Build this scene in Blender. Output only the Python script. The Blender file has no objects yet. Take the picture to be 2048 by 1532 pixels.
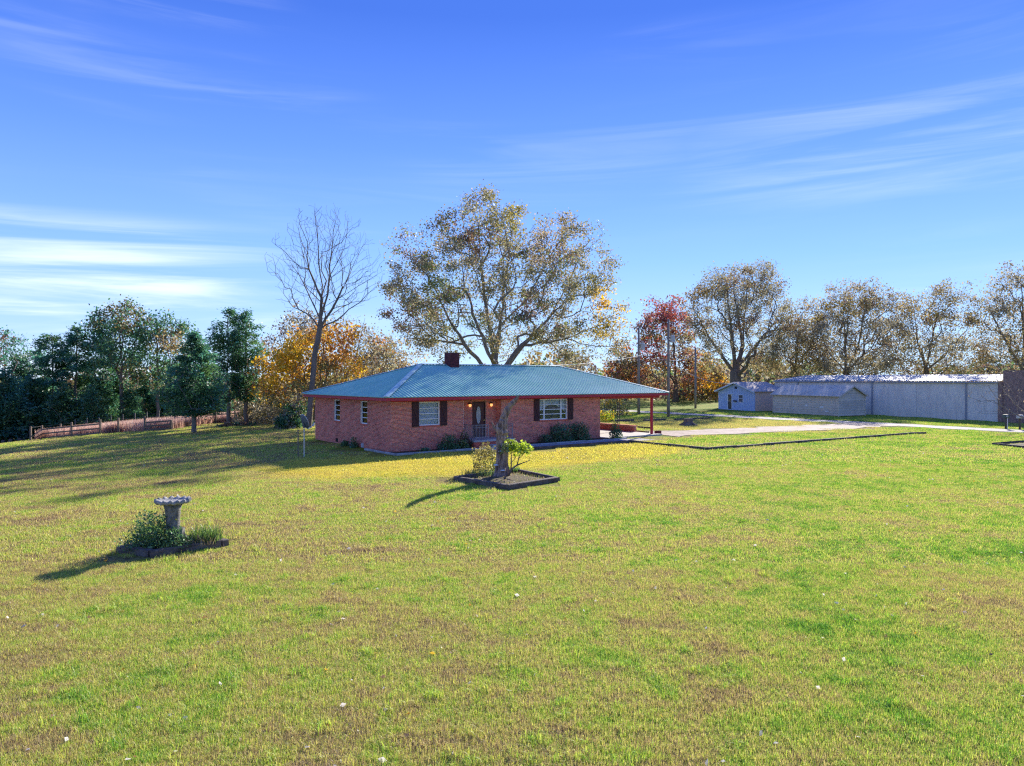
import bpy, math, random
import numpy as np
from mathutils import Vector

# ------------------------------------------------------------------ camera, sky, sun, exposure
scene = bpy.context.scene
col = scene.collection
CAMZ, F, HOR = 3.95, 1430.0, 757.0

cam_d = bpy.data.cameras.new('camera')
cam = bpy.data.objects.new('camera', cam_d)
col.objects.link(cam)
cam.location = (0, 0, CAMZ)
cam.rotation_euler = (math.radians(90 - 0.36), 0, 0)
cam_d.sensor_width = 36.0
cam_d.lens = 36.0 * F / 2048.0
cam_d.clip_start = 0.2
cam_d.clip_end = 9000
scene.camera = cam

SUN_EL, SUN_AZ = math.radians(23.0), math.radians(27.0)      # azimuth measured from +Y towards +X
world = bpy.data.worlds.new('World')
scene.world = world
world.use_nodes = True
wt = world.node_tree
wt.nodes.clear()

def N(t, kind, **kw):
    n = t.nodes.new(kind)
    for k, v in kw.items():
        setattr(n, k, v)
    return n

def math_node(t, op, a, b=None, c=None, clamp=False):
    n = N(t, 'ShaderNodeMath', operation=op)
    n.use_clamp = clamp
    for i, v in enumerate((a, b, c)):
        if v is None:
            continue
        if isinstance(v, (int, float)):
            n.inputs[i].default_value = v
        else:
            t.links.new(v, n.inputs[i])
    return n.outputs[0]

sky = N(wt, 'ShaderNodeTexSky', sky_type='NISHITA')
sky.sun_disc = False
sky.sun_elevation = SUN_EL
sky.sun_rotation = SUN_AZ
sky.air_density = 1.0
sky.dust_density = 0.0
sky.ozone_density = 3.0
sky.altitude = 200
tc = N(wt, 'ShaderNodeTexCoord')
sep = N(wt, 'ShaderNodeSeparateXYZ')
wt.links.new(tc.outputs['Generated'], sep.inputs[0])
# thin cirrus streaks: noise over azimuth / elevation, stretched sideways
az = math_node(wt, 'ARCTAN2', sep.outputs['X'], sep.outputs['Y'])
el = math_node(wt, 'ARCSINE', sep.outputs['Z'])
comb = N(wt, 'ShaderNodeCombineXYZ')
wt.links.new(math_node(wt, 'MULTIPLY', az, 1.6), comb.inputs[0])
wt.links.new(math_node(wt, 'MULTIPLY_ADD', el, 26.0, math_node(wt, 'MULTIPLY', az, -0.25)), comb.inputs[1])
n1 = N(wt, 'ShaderNodeTexNoise'); n1.inputs['Scale'].default_value = 1.0; n1.inputs['Detail'].default_value = 9
n1.inputs['Roughness'].default_value = 0.58; n1.inputs['Distortion'].default_value = 0.9
wt.links.new(comb.outputs[0], n1.inputs['Vector'])
comb2 = N(wt, 'ShaderNodeCombineXYZ')
wt.links.new(math_node(wt, 'MULTIPLY_ADD', az, 1.1, 3.7), comb2.inputs[0])
wt.links.new(math_node(wt, 'MULTIPLY', el, 5.0), comb2.inputs[1])
n2 = N(wt, 'ShaderNodeTexNoise'); n2.inputs['Scale'].default_value = 1.5; n2.inputs['Detail'].default_value = 2
wt.links.new(comb2.outputs[0], n2.inputs['Vector'])
def smooth(t, v, a, b):
    n = N(t, 'ShaderNodeMapRange', interpolation_type='SMOOTHSTEP')
    t.links.new(v, n.inputs['Value'])
    n.inputs['From Min'].default_value = a; n.inputs['From Max'].default_value = b
    return n.outputs['Result']
streak = smooth(wt, n1.outputs['Fac'], 0.42, 0.75)
patch = smooth(wt, n2.outputs['Fac'], 0.42, 0.7)
left_low = math_node(wt, 'MULTIPLY', smooth(wt, az, -0.22, -0.50), smooth(wt, el, 0.21, 0.16))
right_mid = math_node(wt, 'MULTIPLY', smooth(wt, az, 0.12, 0.42), math_node(wt, 'MULTIPLY', smooth(wt, el, 0.38, 0.30), smooth(wt, el, 0.20, 0.25)))
left_top = math_node(wt, 'MULTIPLY', smooth(wt, az, -0.25, -0.45), smooth(wt, el, 0.40, 0.46))
amount = math_node(wt, 'MAXIMUM', math_node(wt, 'MULTIPLY', patch, 0.12), math_node(wt, 'MULTIPLY', left_low, 0.72))
amount = math_node(wt, 'MAXIMUM', amount, math_node(wt, 'MULTIPLY', math_node(wt, 'ADD', right_mid, left_top), 0.22))
cloud = math_node(wt, 'MULTIPLY', streak, amount, clamp=True)
tint = N(wt, 'ShaderNodeMix', data_type='RGBA', blend_type='MULTIPLY')
tint.inputs['Factor'].default_value = 1.0
wt.links.new(sky.outputs[0], tint.inputs[6])
tint.inputs[7].default_value = (0.62, 0.80, 1.10, 1)
ramp = N(wt, 'ShaderNodeValToRGB')                       # clear autumn blue, paler towards the horizon
el_r = ramp.color_ramp.elements
SKYK = 7.9
el_r[0].position = 0.0; el_r[0].color = (0.40 * SKYK, 0.56 * SKYK, 0.84 * SKYK, 1)
el_r[1].position = 1.0; el_r[1].color = (0.038 * SKYK, 0.115 * SKYK, 0.56 * SKYK, 1)
for p_, c_ in ((0.06, (0.34, 0.50, 0.82)), (0.16, (0.21, 0.385, 0.84)), (0.30, (0.105, 0.235, 0.76)), (0.45, (0.038, 0.115, 0.56))):
    x_ = el_r.new(p_); x_.color = (*[v * SKYK for v in c_], 1)
wt.links.new(math_node(wt, 'MAXIMUM', sep.outputs['Z'], 0.0), ramp.inputs[0])
base = N(wt, 'ShaderNodeMix', data_type='RGBA'); base.inputs['Factor'].default_value = 0.8
wt.links.new(tint.outputs[2], base.inputs[6]); wt.links.new(ramp.outputs[0], base.inputs[7])
skymix = N(wt, 'ShaderNodeMix', data_type='RGBA')
wt.links.new(cloud, skymix.inputs['Factor'])
wt.links.new(base.outputs[2], skymix.inputs[6])
skymix.inputs[7].default_value = (6.6, 7.1, 7.8, 1)
bg = N(wt, 'ShaderNodeBackground'); bg.inputs['Strength'].default_value = 0.075
wo = N(wt, 'ShaderNodeOutputWorld')
wt.links.new(skymix.outputs[2], bg.inputs['Color'])
wt.links.new(bg.outputs[0], wo.inputs['Surface'])

sun_d = bpy.data.lights.new('sun', 'SUN')
sun_d.energy = 4.2
sun_d.angle = math.radians(0.55)
sun_d.color = (1.0, 0.93, 0.80)
sun = bpy.data.objects.new('sun', sun_d)
col.objects.link(sun)
sdir = Vector((math.sin(SUN_AZ) * math.cos(SUN_EL), math.cos(SUN_AZ) * math.cos(SUN_EL), math.sin(SUN_EL)))
sun.rotation_euler = (-sdir).to_track_quat('-Z', 'Y').to_euler()
sun.location = (20, 40, 60)

vs = scene.view_settings
scene.display_settings.display_device = 'sRGB'
vs.view_transform = 'Standard'
vs.look = 'None'
vs.gamma = 1.0
vs.use_curve_mapping = False
vs.exposure = 1.40
scene.cycles.filter_width = 1.25
scene.cycles.use_denoising = False
scene.cycles.max_bounces = 6
scene.cycles.diffuse_bounces = 3
scene.cycles.transparent_max_bounces = 8
scene.cycles.transmission_bounces = 4

# ------------------------------------------------------------------ helpers
rng = np.random.default_rng(7)
random.seed(7)

def ground(x, y):
    x = np.asarray(x, float)
    a = np.maximum(0.0, -x - 10.0)
    left = np.where(a < 45, 0.0016 * a * a, 0.0016 * 45 * 45 + 0.02 * (np.minimum(a, 120) - 45))
    right = 0.008 * np.clip(x - 5.0, 0, 60)
    return -left - right

def gz(x, y):
    return float(ground(x, y))

def at(u, v):
    """point on the lawn that the photograph shows at pixel u, v"""
    k = (v - HOR) / F
    d = CAMZ / k
    for _ in range(12):
        d = (CAMZ - gz((u - 1024) / F * d, d)) / k
    x = (u - 1024) / F * d
    return Vector((x, d, gz(x, d)))

def col_at(u, depth):
    x = (u - 1024) / F * depth
    return Vector((x, depth, gz(x, depth)))

MATS = {}
def mat(name, color, rough=0.8, spec=0.3, metallic=0.0, noise=None, bump=None, attr=None, emission=None, stretch=1.0):
    """noise = (scale, second colour, amount); bump = (scale, strength); attr multiplies by a colour attribute"""
    if name in MATS:
        return MATS[name]
    m = bpy.data.materials.new(name)
    m.use_nodes = True
    t = m.node_tree
    b = t.nodes['Principled BSDF']
    b.inputs['Roughness'].default_value = rough
    b.inputs['Metallic'].default_value = metallic
    b.inputs['Specular IOR Level'].default_value = spec
    b.inputs['Base Color'].default_value = (*color, 1)
    out = None
    tcm = N(t, 'ShaderNodeTexCoord')
    mpn = N(t, 'ShaderNodeMapping'); mpn.inputs['Scale'].default_value = (1, 1, stretch)
    t.links.new(tcm.outputs['Object'], mpn.inputs['Vector'])
    if noise:
        n = N(t, 'ShaderNodeTexNoise'); n.inputs['Scale'].default_value = noise[0]; n.inputs['Detail'].default_value = 6
        n.inputs['Roughness'].default_value = 0.65
        t.links.new(mpn.outputs[0], n.inputs['Vector'])
        fac = smooth(t, n.outputs['Fac'], 0.35, 0.68)
        mx = N(t, 'ShaderNodeMix', data_type='RGBA')
        t.links.new(math_node(t, 'MULTIPLY', fac, noise[2]), mx.inputs['Factor'])
        mx.inputs[6].default_value = (*color, 1); mx.inputs[7].default_value = (*noise[1], 1)
        out = mx.outputs[2]
    if attr:
        a = N(t, 'ShaderNodeAttribute'); a.attribute_name = 'Col'
        mx = N(t, 'ShaderNodeMix', data_type='RGBA', blend_type='MULTIPLY')
        mx.inputs['Factor'].default_value = attr
        if out is not None:
            t.links.new(out, mx.inputs[6])
        else:
            mx.inputs[6].default_value = (*color, 1)
        t.links.new(a.outputs['Color'], mx.inputs[7])
        out = mx.outputs[2]
    if out is not None:
        t.links.new(out, b.inputs['Base Color'])
    if bump:
        n = N(t, 'ShaderNodeTexNoise'); n.inputs['Scale'].default_value = bump[0]; n.inputs['Detail'].default_value = 4
        t.links.new(mpn.outputs[0], n.inputs['Vector'])
        bp = N(t, 'ShaderNodeBump'); bp.inputs['Strength'].default_value = bump[1]; bp.inputs['Distance'].default_value = 0.05
        t.links.new(n.outputs['Fac'], bp.inputs['Height'])
        t.links.new(bp.outputs[0], b.inputs['Normal'])
    if emission:
        b.inputs['Emission Color'].default_value = (*emission[0], 1)
        b.inputs['Emission Strength'].default_value = emission[1]
    MATS[name] = m
    return m

def leaf_mat(name, trans=0.45):
    """leaf colour from the mesh attribute, light through the blade"""
    if name in MATS:
        return MATS[name]
    m = bpy.data.materials.new(name); m.use_nodes = True
    t = m.node_tree; t.nodes.clear()
    a = N(t, 'ShaderNodeAttribute'); a.attribute_name = 'Col'
    d = N(t, 'ShaderNodeBsdfDiffuse'); tr = N(t, 'ShaderNodeBsdfTranslucent')
    mx = N(t, 'ShaderNodeMixShader'); mx.inputs[0].default_value = trans
    o = N(t, 'ShaderNodeOutputMaterial')
    t.links.new(a.outputs['Color'], d.inputs['Color']); t.links.new(a.outputs['Color'], tr.inputs['Color'])
    t.links.new(d.outputs[0], mx.inputs[1]); t.links.new(tr.outputs[0], mx.inputs[2])
    gl = N(t, 'ShaderNodeBsdfGlossy'); gl.inputs['Roughness'].default_value = 0.45
    gl.inputs['Color'].default_value = (0.8, 0.85, 0.9, 1)
    m2 = N(t, 'ShaderNodeMixShader'); m2.inputs[0].default_value = 0.05
    t.links.new(mx.outputs[0], m2.inputs[1]); t.links.new(gl.outputs[0], m2.inputs[2])
    t.links.new(m2.outputs[0], o.inputs['Surface'])
    MATS[name] = m
    return m

def add_obj(name, me, parent=None, loc=(0, 0, 0), rz=0.0):
    o = bpy.data.objects.new(name, me)
    col.objects.link(o)
    o.location = loc
    o.rotation_euler = (0, 0, rz)
    if parent is not None:
        o.parent = parent
    return o

def tag(o, label=None, cat=None, group=None, kind=None):
    if label: o['label'] = label
    if cat: o['category'] = cat
    if group: o['group'] = group
    if kind: o['kind'] = kind
    return o

def thing(name, label, cat, loc=(0, 0, 0), rz=0.0, group=None):
    return tag(add_obj(name, None, None, loc, rz), label, cat, group)

def mesh_np(name, verts, faces, material=None, colors=None, smooth_shade=False):
    """verts (n,3), faces (m,k) of equal size"""
    verts = np.asarray(verts, np.float32); faces = np.asarray(faces, np.int32)
    me = bpy.data.meshes.new(name)
    k = faces.shape[1]
    me.vertices.add(len(verts)); me.vertices.foreach_set('co', verts.ravel())
    me.loops.add(faces.size); me.loops.foreach_set('vertex_index', faces.ravel())
    me.polygons.add(len(faces))
    me.polygons.foreach_set('loop_start', np.arange(0, faces.size, k, dtype=np.int32))
    if colors is not None:
        ca = me.color_attributes.new('Col', 'FLOAT_COLOR', 'POINT')
        c = np.ones((len(verts), 4), np.float32); c[:, :3] = colors
        ca.data.foreach_set('color', c.ravel())
    if material: me.materials.append(material)
    if smooth_shade: me.polygons.foreach_set('use_smooth', np.ones(len(faces), bool))
    me.update(); me.validate()
    return me

class MB:
    def __init__(s): s.v = []; s.f = []; s.c = []
    def raw(s, vs, fs, c=None):
        o = len(s.v); s.v += [tuple(p) for p in vs]; s.f += [tuple(i + o for i in f) for f in fs]
        s.c += [c or (1, 1, 1)] * len(vs)
        return s
    def box(s, x0, x1, y0, y1, z0, z1, c=None, jit=0.0):
        vs = [(x, y, z) for z in (z0, z1) for y in (y0, y1) for x in (x0, x1)]
        if jit: vs = [tuple(a + random.uniform(-jit, jit) for a in p) for p in vs]
        return s.raw(vs, [(0, 2, 3, 1), (4, 5, 7, 6), (0, 1, 5, 4), (2, 6, 7, 3), (0, 4, 6, 2), (1, 3, 7, 5)], c)
    def bevbox(s, x0, x1, y0, y1, z0, z1, b=0.02, jit=0.0):
        """box with chamfered long/top edges"""
        pr = [(y0 + b, z0), (y1 - b, z0), (y1, z0 + b), (y1, z1 - b), (y1 - b, z1), (y0 + b, z1), (y0, z1 - b), (y0, z0 + b)]
        vs = [(x, y, z) for x in (x0, x1) for y, z in pr]
        if jit: vs = [tuple(a + random.uniform(-jit, jit) for a in p) for p in vs]
        fs = [(i, (i + 1) % 8, 8 + (i + 1) % 8, 8 + i) for i in range(8)]
        fs += [tuple(range(7, -1, -1)), tuple(range(8, 16))]
        return s.raw(vs, fs)
    def prism(s, pts, off):
        """polygon pts extruded by vector off"""
        n = len(pts); a = [Vector(p) for p in pts]; b = [p + Vector(off) for p in a]
        fs = [(i, (i + 1) % n, n + (i + 1) % n, n + i) for i in range(n)]
        return s.raw(a + b, fs + [tuple(range(n - 1, -1, -1)), tuple(range(n, 2 * n))])
    def bar(s, a, b, w, h=None):
        """rectangular bar from a to b"""
        a = Vector(a); b = Vector(b); h = h or w
        d = (b - a).normalized()
        up = Vector((0, 0, 1)) if abs(d.z) < 0.95 else Vector((1, 0, 0))
        x = d.cross(up).normalized() * w / 2; y = d.cross(x).normalized() * h / 2
        vs = [a - x - y, a + x - y, a + x + y, a - x + y, b - x - y, b + x - y, b + x + y, b - x + y]
        return s.raw(vs, [(3, 2, 1, 0), (4, 5, 6, 7), (0, 1, 5, 4), (1, 2, 6, 5), (2, 3, 7, 6), (3, 0, 4, 7)])
    def tube(s, pts, rad, n=8, caps=True, rough=0.0):
        pts = [Vector(p) for p in pts]; m = len(pts)
        if isinstance(rad, (int, float)): rad = [rad] * m
        o = []
        ref = None
        for i, p in enumerate(pts):
            d = (pts[min(i + 1, m - 1)] - pts[max(i - 1, 0)]).normalized()
            if ref is None:
                ref = Vector((1, 0, 0)) if abs(d.x) < 0.9 else Vector((0, 1, 0))
            x = (ref - d * ref.dot(d)).normalized(); ref = x; y = d.cross(x)
            for k in range(n):
                a = 2 * math.pi * k / n
                r = rad[i] * (1 + random.uniform(-rough, rough))
                o.append(p + x * math.cos(a) * r + y * math.sin(a) * r)
        fs = [(i * n + k, i * n + (k + 1) % n, (i + 1) * n + (k + 1) % n, (i + 1) * n + k) for i in range(m - 1) for k in range(n)]
        if caps: fs += [tuple(range(n - 1, -1, -1)), tuple(range((m - 1) * n, m * n))]
        return s.raw(o, fs)
    def lathe(s, prof, n=24, centre=(0, 0, 0), scallop=None):
        cx, cy, cz = centre; o = []
        for j, (r, z) in enumerate(prof):
            for k in range(n):
                a = 2 * math.pi * k / n
                rr = r; zz = z
                if scallop and scallop[j]:
                    rr = r * (1 + scallop[j][0] * math.cos(scallop[j][2] * a)); zz = z + scallop[j][1] * math.cos(scallop[j][2] * a)
                o.append((cx + rr * math.cos(a), cy + rr * math.sin(a), cz + zz))
        m = len(prof)
        fs = [(i * n + k, i * n + (k + 1) % n, (i + 1) * n + (k + 1) % n, (i + 1) * n + k) for i in range(m - 1) for k in range(n)]
        fs += [tuple(range(n - 1, -1, -1)), tuple(range((m - 1) * n, m * n))]
        return s.raw(o, fs)
    def mesh(s, name, material=None, smooth_shade=False):
        me = bpy.data.meshes.new(name)
        me.from_pydata(s.v, [], s.f)
        ca = me.color_attributes.new('Col', 'FLOAT_COLOR', 'POINT')
        ca.data.foreach_set('color', np.array([(*c, 1) for c in s.c], np.float32).ravel())
        if material: me.materials.append(material)
        if smooth_shade: me.polygons.foreach_set('use_smooth', [True] * len(me.polygons))
        me.update()
        return me
    def build(s, name, material, parent=None, loc=(0, 0, 0), rz=0.0, smooth_shade=False):
        return add_obj(name, s.mesh(name, material, smooth_shade), parent, loc, rz)

# ------------------------------------------------------------------ house frame
P0 = Vector((-6.43, 38.0, 0.0))
HROT = math.atan2(0.6, 0.8)
ES, EW = Vector((0.8, 0.6, 0)), Vector((-0.6, 0.8, 0))
def hs(s, w, z=0.0):
    return P0 + ES * s + EW * w + Vector((0, 0, z))
def to_house(x, y):
    dx, dy = x - P0.x, y - P0.y
    return dx * 0.8 + dy * 0.6, -dx * 0.6 + dy * 0.8

# roads and drives (polylines on the ground)
ROAD = [(-40, 150), (-12, 122), (10, 93), (18.4, 83.4), (25.3, 76), (30.1, 69.8), (34, 66), (37.6, 60.7), (41.3, 56.8), (48, 49), (60, 36), (80, 12)]
DRIVE = [(10.2, 51.2), (15.2, 53.6), (22, 57.6), (28, 61.5), (33.5, 65.5)]
def line_dist(x, y, line):
    d = np.full(np.shape(x), 1e9)
    for (ax, ay), (bx, by) in zip(line[:-1], line[1:]):
        vx, vy = bx - ax, by - ay
        t = np.clip(((x - ax) * vx + (y - ay) * vy) / (vx * vx + vy * vy), 0, 1)
        d = np.minimum(d, np.hypot(x - ax - t * vx, y - ay - t * vy))
    return d

# ------------------------------------------------------------------ lawn colour (shared by the soil sheet and the blades)
def lawn_color(t, rand):
    geo = N(t, 'ShaderNodeNewGeometry')
    def noise(scale, detail=3, off=0):
        mp = N(t, 'ShaderNodeMapping'); mp.inputs['Location'].default_value = (off, off * 0.7, 0)
        t.links.new(geo.outputs['Position'], mp.inputs['Vector'])
        n = N(t, 'ShaderNodeTexNoise'); n.inputs['Scale'].default_value = scale; n.inputs['Detail'].default_value = detail
        n.inputs['Roughness'].default_value = 0.6
        t.links.new(mp.outputs[0], n.inputs['Vector'])
        return n.outputs['Fac']
    a, b, c = noise(0.28, 4), noise(1.6, 4, 11), noise(5.5, 3, 31)
    v = math_node(t, 'MULTIPLY_ADD', a, 0.95, math_node(t, 'MULTIPLY_ADD', b, 0.85, math_node(t, 'MULTIPLY', c, 0.45)))   # mean .925
    v = math_node(t, 'ADD', v, -0.625)
    if rand is not None:
        v = math_node(t, 'MULTIPLY_ADD', math_node(t, 'SUBTRACT', rand, 0.5), 0.46, v)
    sp = N(t, 'ShaderNodeSeparateXYZ'); t.links.new(geo.outputs['Position'], sp.inputs[0])
    # greener on the right of the stump bed, drier towards the camera's left
    gr = smooth(t, sp.outputs['X'], -14.0, 24.0)
    v = math_node(t, 'MULTIPLY_ADD', gr, 0.17, math_node(t, 'ADD', v, -0.06))
    mow = N(t, 'ShaderNodeVectorMath', operation='DOT_PRODUCT'); t.links.new(geo.outputs['Position'], mow.inputs[0]); mow.inputs[1].default_value = (0.62, -0.78, 0)
    v = math_node(t, 'MULTIPLY_ADD', math_node(t, 'SINE', math_node(t, 'MULTIPLY_ADD', noise(0.6, 2, 60), 3.0, math_node(t, 'MULTIPLY', mow.outputs['Value'], 4.4))), 0.022, v)
    r = N(t, 'ShaderNodeValToRGB')
    e = r.color_ramp.elements
    e[0].position = 0.22; e[0].color = (0.32, 0.22, 0.11, 1)
    e[1].position = 0.84; e[1].color = (0.13, 0.33, 0.025, 1)
    for p, cc in ((0.34, (0.55, 0.43, 0.19)), (0.45, (0.67, 0.58, 0.16)), (0.55, (0.57, 0.62, 0.08)), (0.68, (0.32, 0.53, 0.045))):
        x = e.new(p); x.color = (*cc, 1)
    t.links.new(v, r.inputs[0])
    # turf colour mixed towards yellow in front of the house
    def dot(vec, off):
        d = N(t, 'ShaderNodeVectorMath', operation='DOT_PRODUCT'); t.links.new(geo.outputs['Position'], d.inputs[0])
        d.inputs[1].default_value = vec
        return math_node(t, 'ADD', d.outputs['Value'], off)
    s_ = math_node(t, 'DIVIDE', dot((0.8, 0.6, 0), -(P0.x * 0.8 + P0.y * 0.6) - 4.0), 12.0)
    w_ = math_node(t, 'DIVIDE', dot((-0.6, 0.8, 0), -(-P0.x * 0.6 + P0.y * 0.8) + 4.6), 5.2)
    rr = math_node(t, 'ADD', math_node(t, 'POWER', math_node(t, 'ABSOLUTE', s_), 2.5), math_node(t, 'POWER', math_node(t, 'ABSOLUTE', w_), 2.5))
    rr = math_node(t, 'ADD', rr, math_node(t, 'MULTIPLY', math_node(t, 'SUBTRACT', noise(0.5, 4, 5), 0.5), 1.5))
    mask = math_node(t, 'MULTIPLY', smooth(t, rr, 1.35, 0.65), 0.72)
    mx = N(t, 'ShaderNodeMix', data_type='RGBA')
    t.links.new(mask, mx.inputs['Factor']); t.links.new(r.outputs[0], mx.inputs[6])
    mx.inputs[7].default_value = (0.76, 0.63, 0.085, 1)
    # dry grass round the gravel drive
    xd = math_node(t, 'DIVIDE', math_node(t, 'ADD', sp.outputs['X'], -19.0), 13.0); yd = math_node(t, 'DIVIDE', math_node(t, 'ADD', sp.outputs['Y'], -63.0), 10.0)
    r2_ = math_node(t, 'ADD', math_node(t, 'MULTIPLY', xd, xd), math_node(t, 'MULTIPLY', yd, yd))
    r2_ = math_node(t, 'MULTIPLY_ADD', math_node(t, 'SUBTRACT', noise(0.4, 4, 17), 0.5), 2.2, r2_)
    my = N(t, 'ShaderNodeMix', data_type='RGBA')
    t.links.new(math_node(t, 'MULTIPLY', smooth(t, r2_, 1.3, 0.4), 0.6), my.inputs['Factor']); t.links.new(mx.outputs[2], my.inputs[6])
    my.inputs[7].default_value = (0.66, 0.52, 0.17, 1)
    return my.outputs[2]

def lawn_soil():
    m = bpy.data.materials.new('lawn_soil'); m.use_nodes = True; t = m.node_tree
    b = t.nodes['Principled BSDF']; b.inputs['Roughness'].default_value = 0.95; b.inputs['Specular IOR Level'].default_value = 0.05
    c = lawn_color(t, None)
    geo = N(t, 'ShaderNodeNewGeometry')
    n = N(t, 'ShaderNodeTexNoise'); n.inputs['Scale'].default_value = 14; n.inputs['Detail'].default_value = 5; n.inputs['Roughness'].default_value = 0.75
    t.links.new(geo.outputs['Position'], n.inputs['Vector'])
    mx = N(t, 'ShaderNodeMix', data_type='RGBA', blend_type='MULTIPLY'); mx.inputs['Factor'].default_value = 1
    rp = N(t, 'ShaderNodeValToRGB'); rp.color_ramp.elements[0].color = (0.08, 0.07, 0.055, 1); rp.color_ramp.elements[1].color = (0.6, 0.6, 0.58, 1)  # mottled soil, darkened to stand for the shade between blades
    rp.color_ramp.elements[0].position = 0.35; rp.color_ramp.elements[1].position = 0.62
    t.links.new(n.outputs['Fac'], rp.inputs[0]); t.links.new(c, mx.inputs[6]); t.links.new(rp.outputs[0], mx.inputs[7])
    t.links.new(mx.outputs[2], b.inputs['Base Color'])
    bp = N(t, 'ShaderNodeBump'); bp.inputs['Strength'].default_value = 0.7; bp.inputs['Distance'].default_value = 0.06
    t.links.new(n.outputs['Fac'], bp.inputs['Height']); t.links.new(bp.outputs[0], b.inputs['Normal'])
    return m

def lawn_blade():
    m = bpy.data.materials.new('lawn_blade'); m.use_nodes = True; t = m.node_tree; t.nodes.clear()
    a = N(t, 'ShaderNodeAttribute'); a.attribute_name = 'Col'
    s = N(t, 'ShaderNodeSeparateColor'); t.links.new(a.outputs['Color'], s.inputs[0])
    c = lawn_color(t, s.outputs[0])
    hv = N(t, 'ShaderNodeMix', data_type='RGBA', blend_type='MULTIPLY'); hv.inputs['Factor'].default_value = 1
    sc = N(t, 'ShaderNodeCombineColor')
    for i in range(3): t.links.new(math_node(t, 'MULTIPLY_ADD', s.outputs[1], 0.7, 0.7), sc.inputs[i])
    t.links.new(c, hv.inputs[6]); t.links.new(sc.outputs[0], hv.inputs[7])
    d = N(t, 'ShaderNodeBsdfDiffuse'); tr = N(t, 'ShaderNodeBsdfTranslucent'); mx = N(t, 'ShaderNodeMixShader'); mx.inputs[0].default_value = 0.5
    t.links.new(hv.outputs[2], d.inputs[0]); t.links.new(hv.outputs[2], tr.inputs[0])
    t.links.new(d.outputs[0], mx.inputs[1]); t.links.new(tr.outputs[0], mx.inputs[2])
    gl = N(t, 'ShaderNodeBsdfGlossy'); gl.inputs['Roughness'].default_value = 0.5
    m2 = N(t, 'ShaderNodeMixShader'); m2.inputs[0].default_value = 0.04
    t.links.new(mx.outputs[0], m2.inputs[1]); t.links.new(gl.outputs[0], m2.inputs[2])
    o = N(t, 'ShaderNodeOutputMaterial'); t.links.new(m2.outputs[0], o.inputs[0])
    return m

def gravel(name, ca, cb, scale):
    m = bpy.data.materials.new(name); m.use_nodes = True; t = m.node_tree
    b = t.nodes['Principled BSDF']; b.inputs['Roughness'].default_value = 0.9; b.inputs['Specular IOR Level'].default_value = 0.2
    geo = N(t, 'ShaderNodeNewGeometry')
    vo = N(t, 'ShaderNodeTexVoronoi'); vo.inputs['Scale'].default_value = scale
    t.links.new(geo.outputs['Position'], vo.inputs['Vector'])
    n = N(t, 'ShaderNodeTexNoise'); n.inputs['Scale'].default_value = 0.7; n.inputs['Detail'].default_value = 5
    t.links.new(geo.outputs['Position'], n.inputs['Vector'])
    sc = N(t, 'ShaderNodeSeparateColor'); t.links.new(vo.outputs['Color'], sc.inputs[0])
    mx = N(t, 'ShaderNodeMix', data_type='RGBA')
    f = math_node(t, 'ADD', math_node(t, 'MULTIPLY', sc.outputs[0], 0.6), math_node(t, 'MULTIPLY', smooth(t, n.outputs['Fac'], 0.35, 0.65), 0.4))
    t.links.new(f, mx.inputs['Factor']); mx.inputs[6].default_value = (*ca, 1); mx.inputs[7].default_value = (*cb, 1)
    t.links.new(mx.outputs[2], b.inputs['Base Color'])
    bp = N(t, 'ShaderNodeBump'); bp.inputs['Strength'].default_value = 0.6; bp.inputs['Distance'].default_value = 0.03
    t.links.new(vo.outputs['Distance'], bp.inputs['Height']); t.links.new(bp.outputs[0], b.inputs['Normal'])
    return m

# ------------------------------------------------------------------ the ground
def nonuni():
    xs = np.concatenate([[-4000, -2000, -1000, -500, -300, -200, -150], np.arange(-120, 141, 2.0), [170, 220, 320, 520, 1000, 2000, 4000]])
    ys = np.concatenate([[-300, -100, -50], np.arange(-20, 181, 2.0), [220, 300, 420, 700, 1200, 2500, 5000]])
    return xs, ys
xs, ys = nonuni()
X, Y = np.meshgrid(xs, ys)
V = np.stack([X, Y, ground(X, Y)], -1).reshape(-1, 3)
nx, ny = len(xs), len(ys)
ii = (np.arange(ny - 1)[:, None] * nx + np.arange(nx - 1)[None]).ravel()
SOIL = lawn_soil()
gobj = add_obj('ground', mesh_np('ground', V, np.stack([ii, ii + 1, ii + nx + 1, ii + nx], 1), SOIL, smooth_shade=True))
tag(gobj, kind='structure')

def strip(name, line, width, z, material, wobble=0.25, sub=1.0):
    pts = [Vector((a, b)) for a, b in line]
    P = []
    for a, b in zip(pts[:-1], pts[1:]):
        n = max(1, int((b - a).length / sub))
        P += [a.lerp(b, k / n) for k in range(n)]
    P.append(pts[-1])
    for _ in range(6):
        P = [P[0]] + [(P[i - 1] + P[i] * 2 + P[i + 1]) / 4 for i in range(1, len(P) - 1)] + [P[-1]]
    m = MB(); rows = []
    cols = 5
    for i, p in enumerate(P):
        d = (P[min(i + 1, len(P) - 1)] - P[max(i - 1, 0)]).normalized(); n_ = Vector((d.y, -d.x))
        wl, wr = width / 2 + random.uniform(-wobble, wobble), width / 2 + random.uniform(-wobble, wobble)
        for k in range(cols):
            q = p + n_ * (-wl + (wl + wr) * k / (cols - 1))
            rows.append((q.x, q.y, gz(q.x, q.y) + z))
    fs = [(i * cols + k, i * cols + k + 1, (i + 1) * cols + k + 1, (i + 1) * cols + k) for i in range(len(P) - 1) for k in range(cols - 1)]
    m.raw(rows, fs)
    return tag(m.build(name, material), kind='structure')

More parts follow.
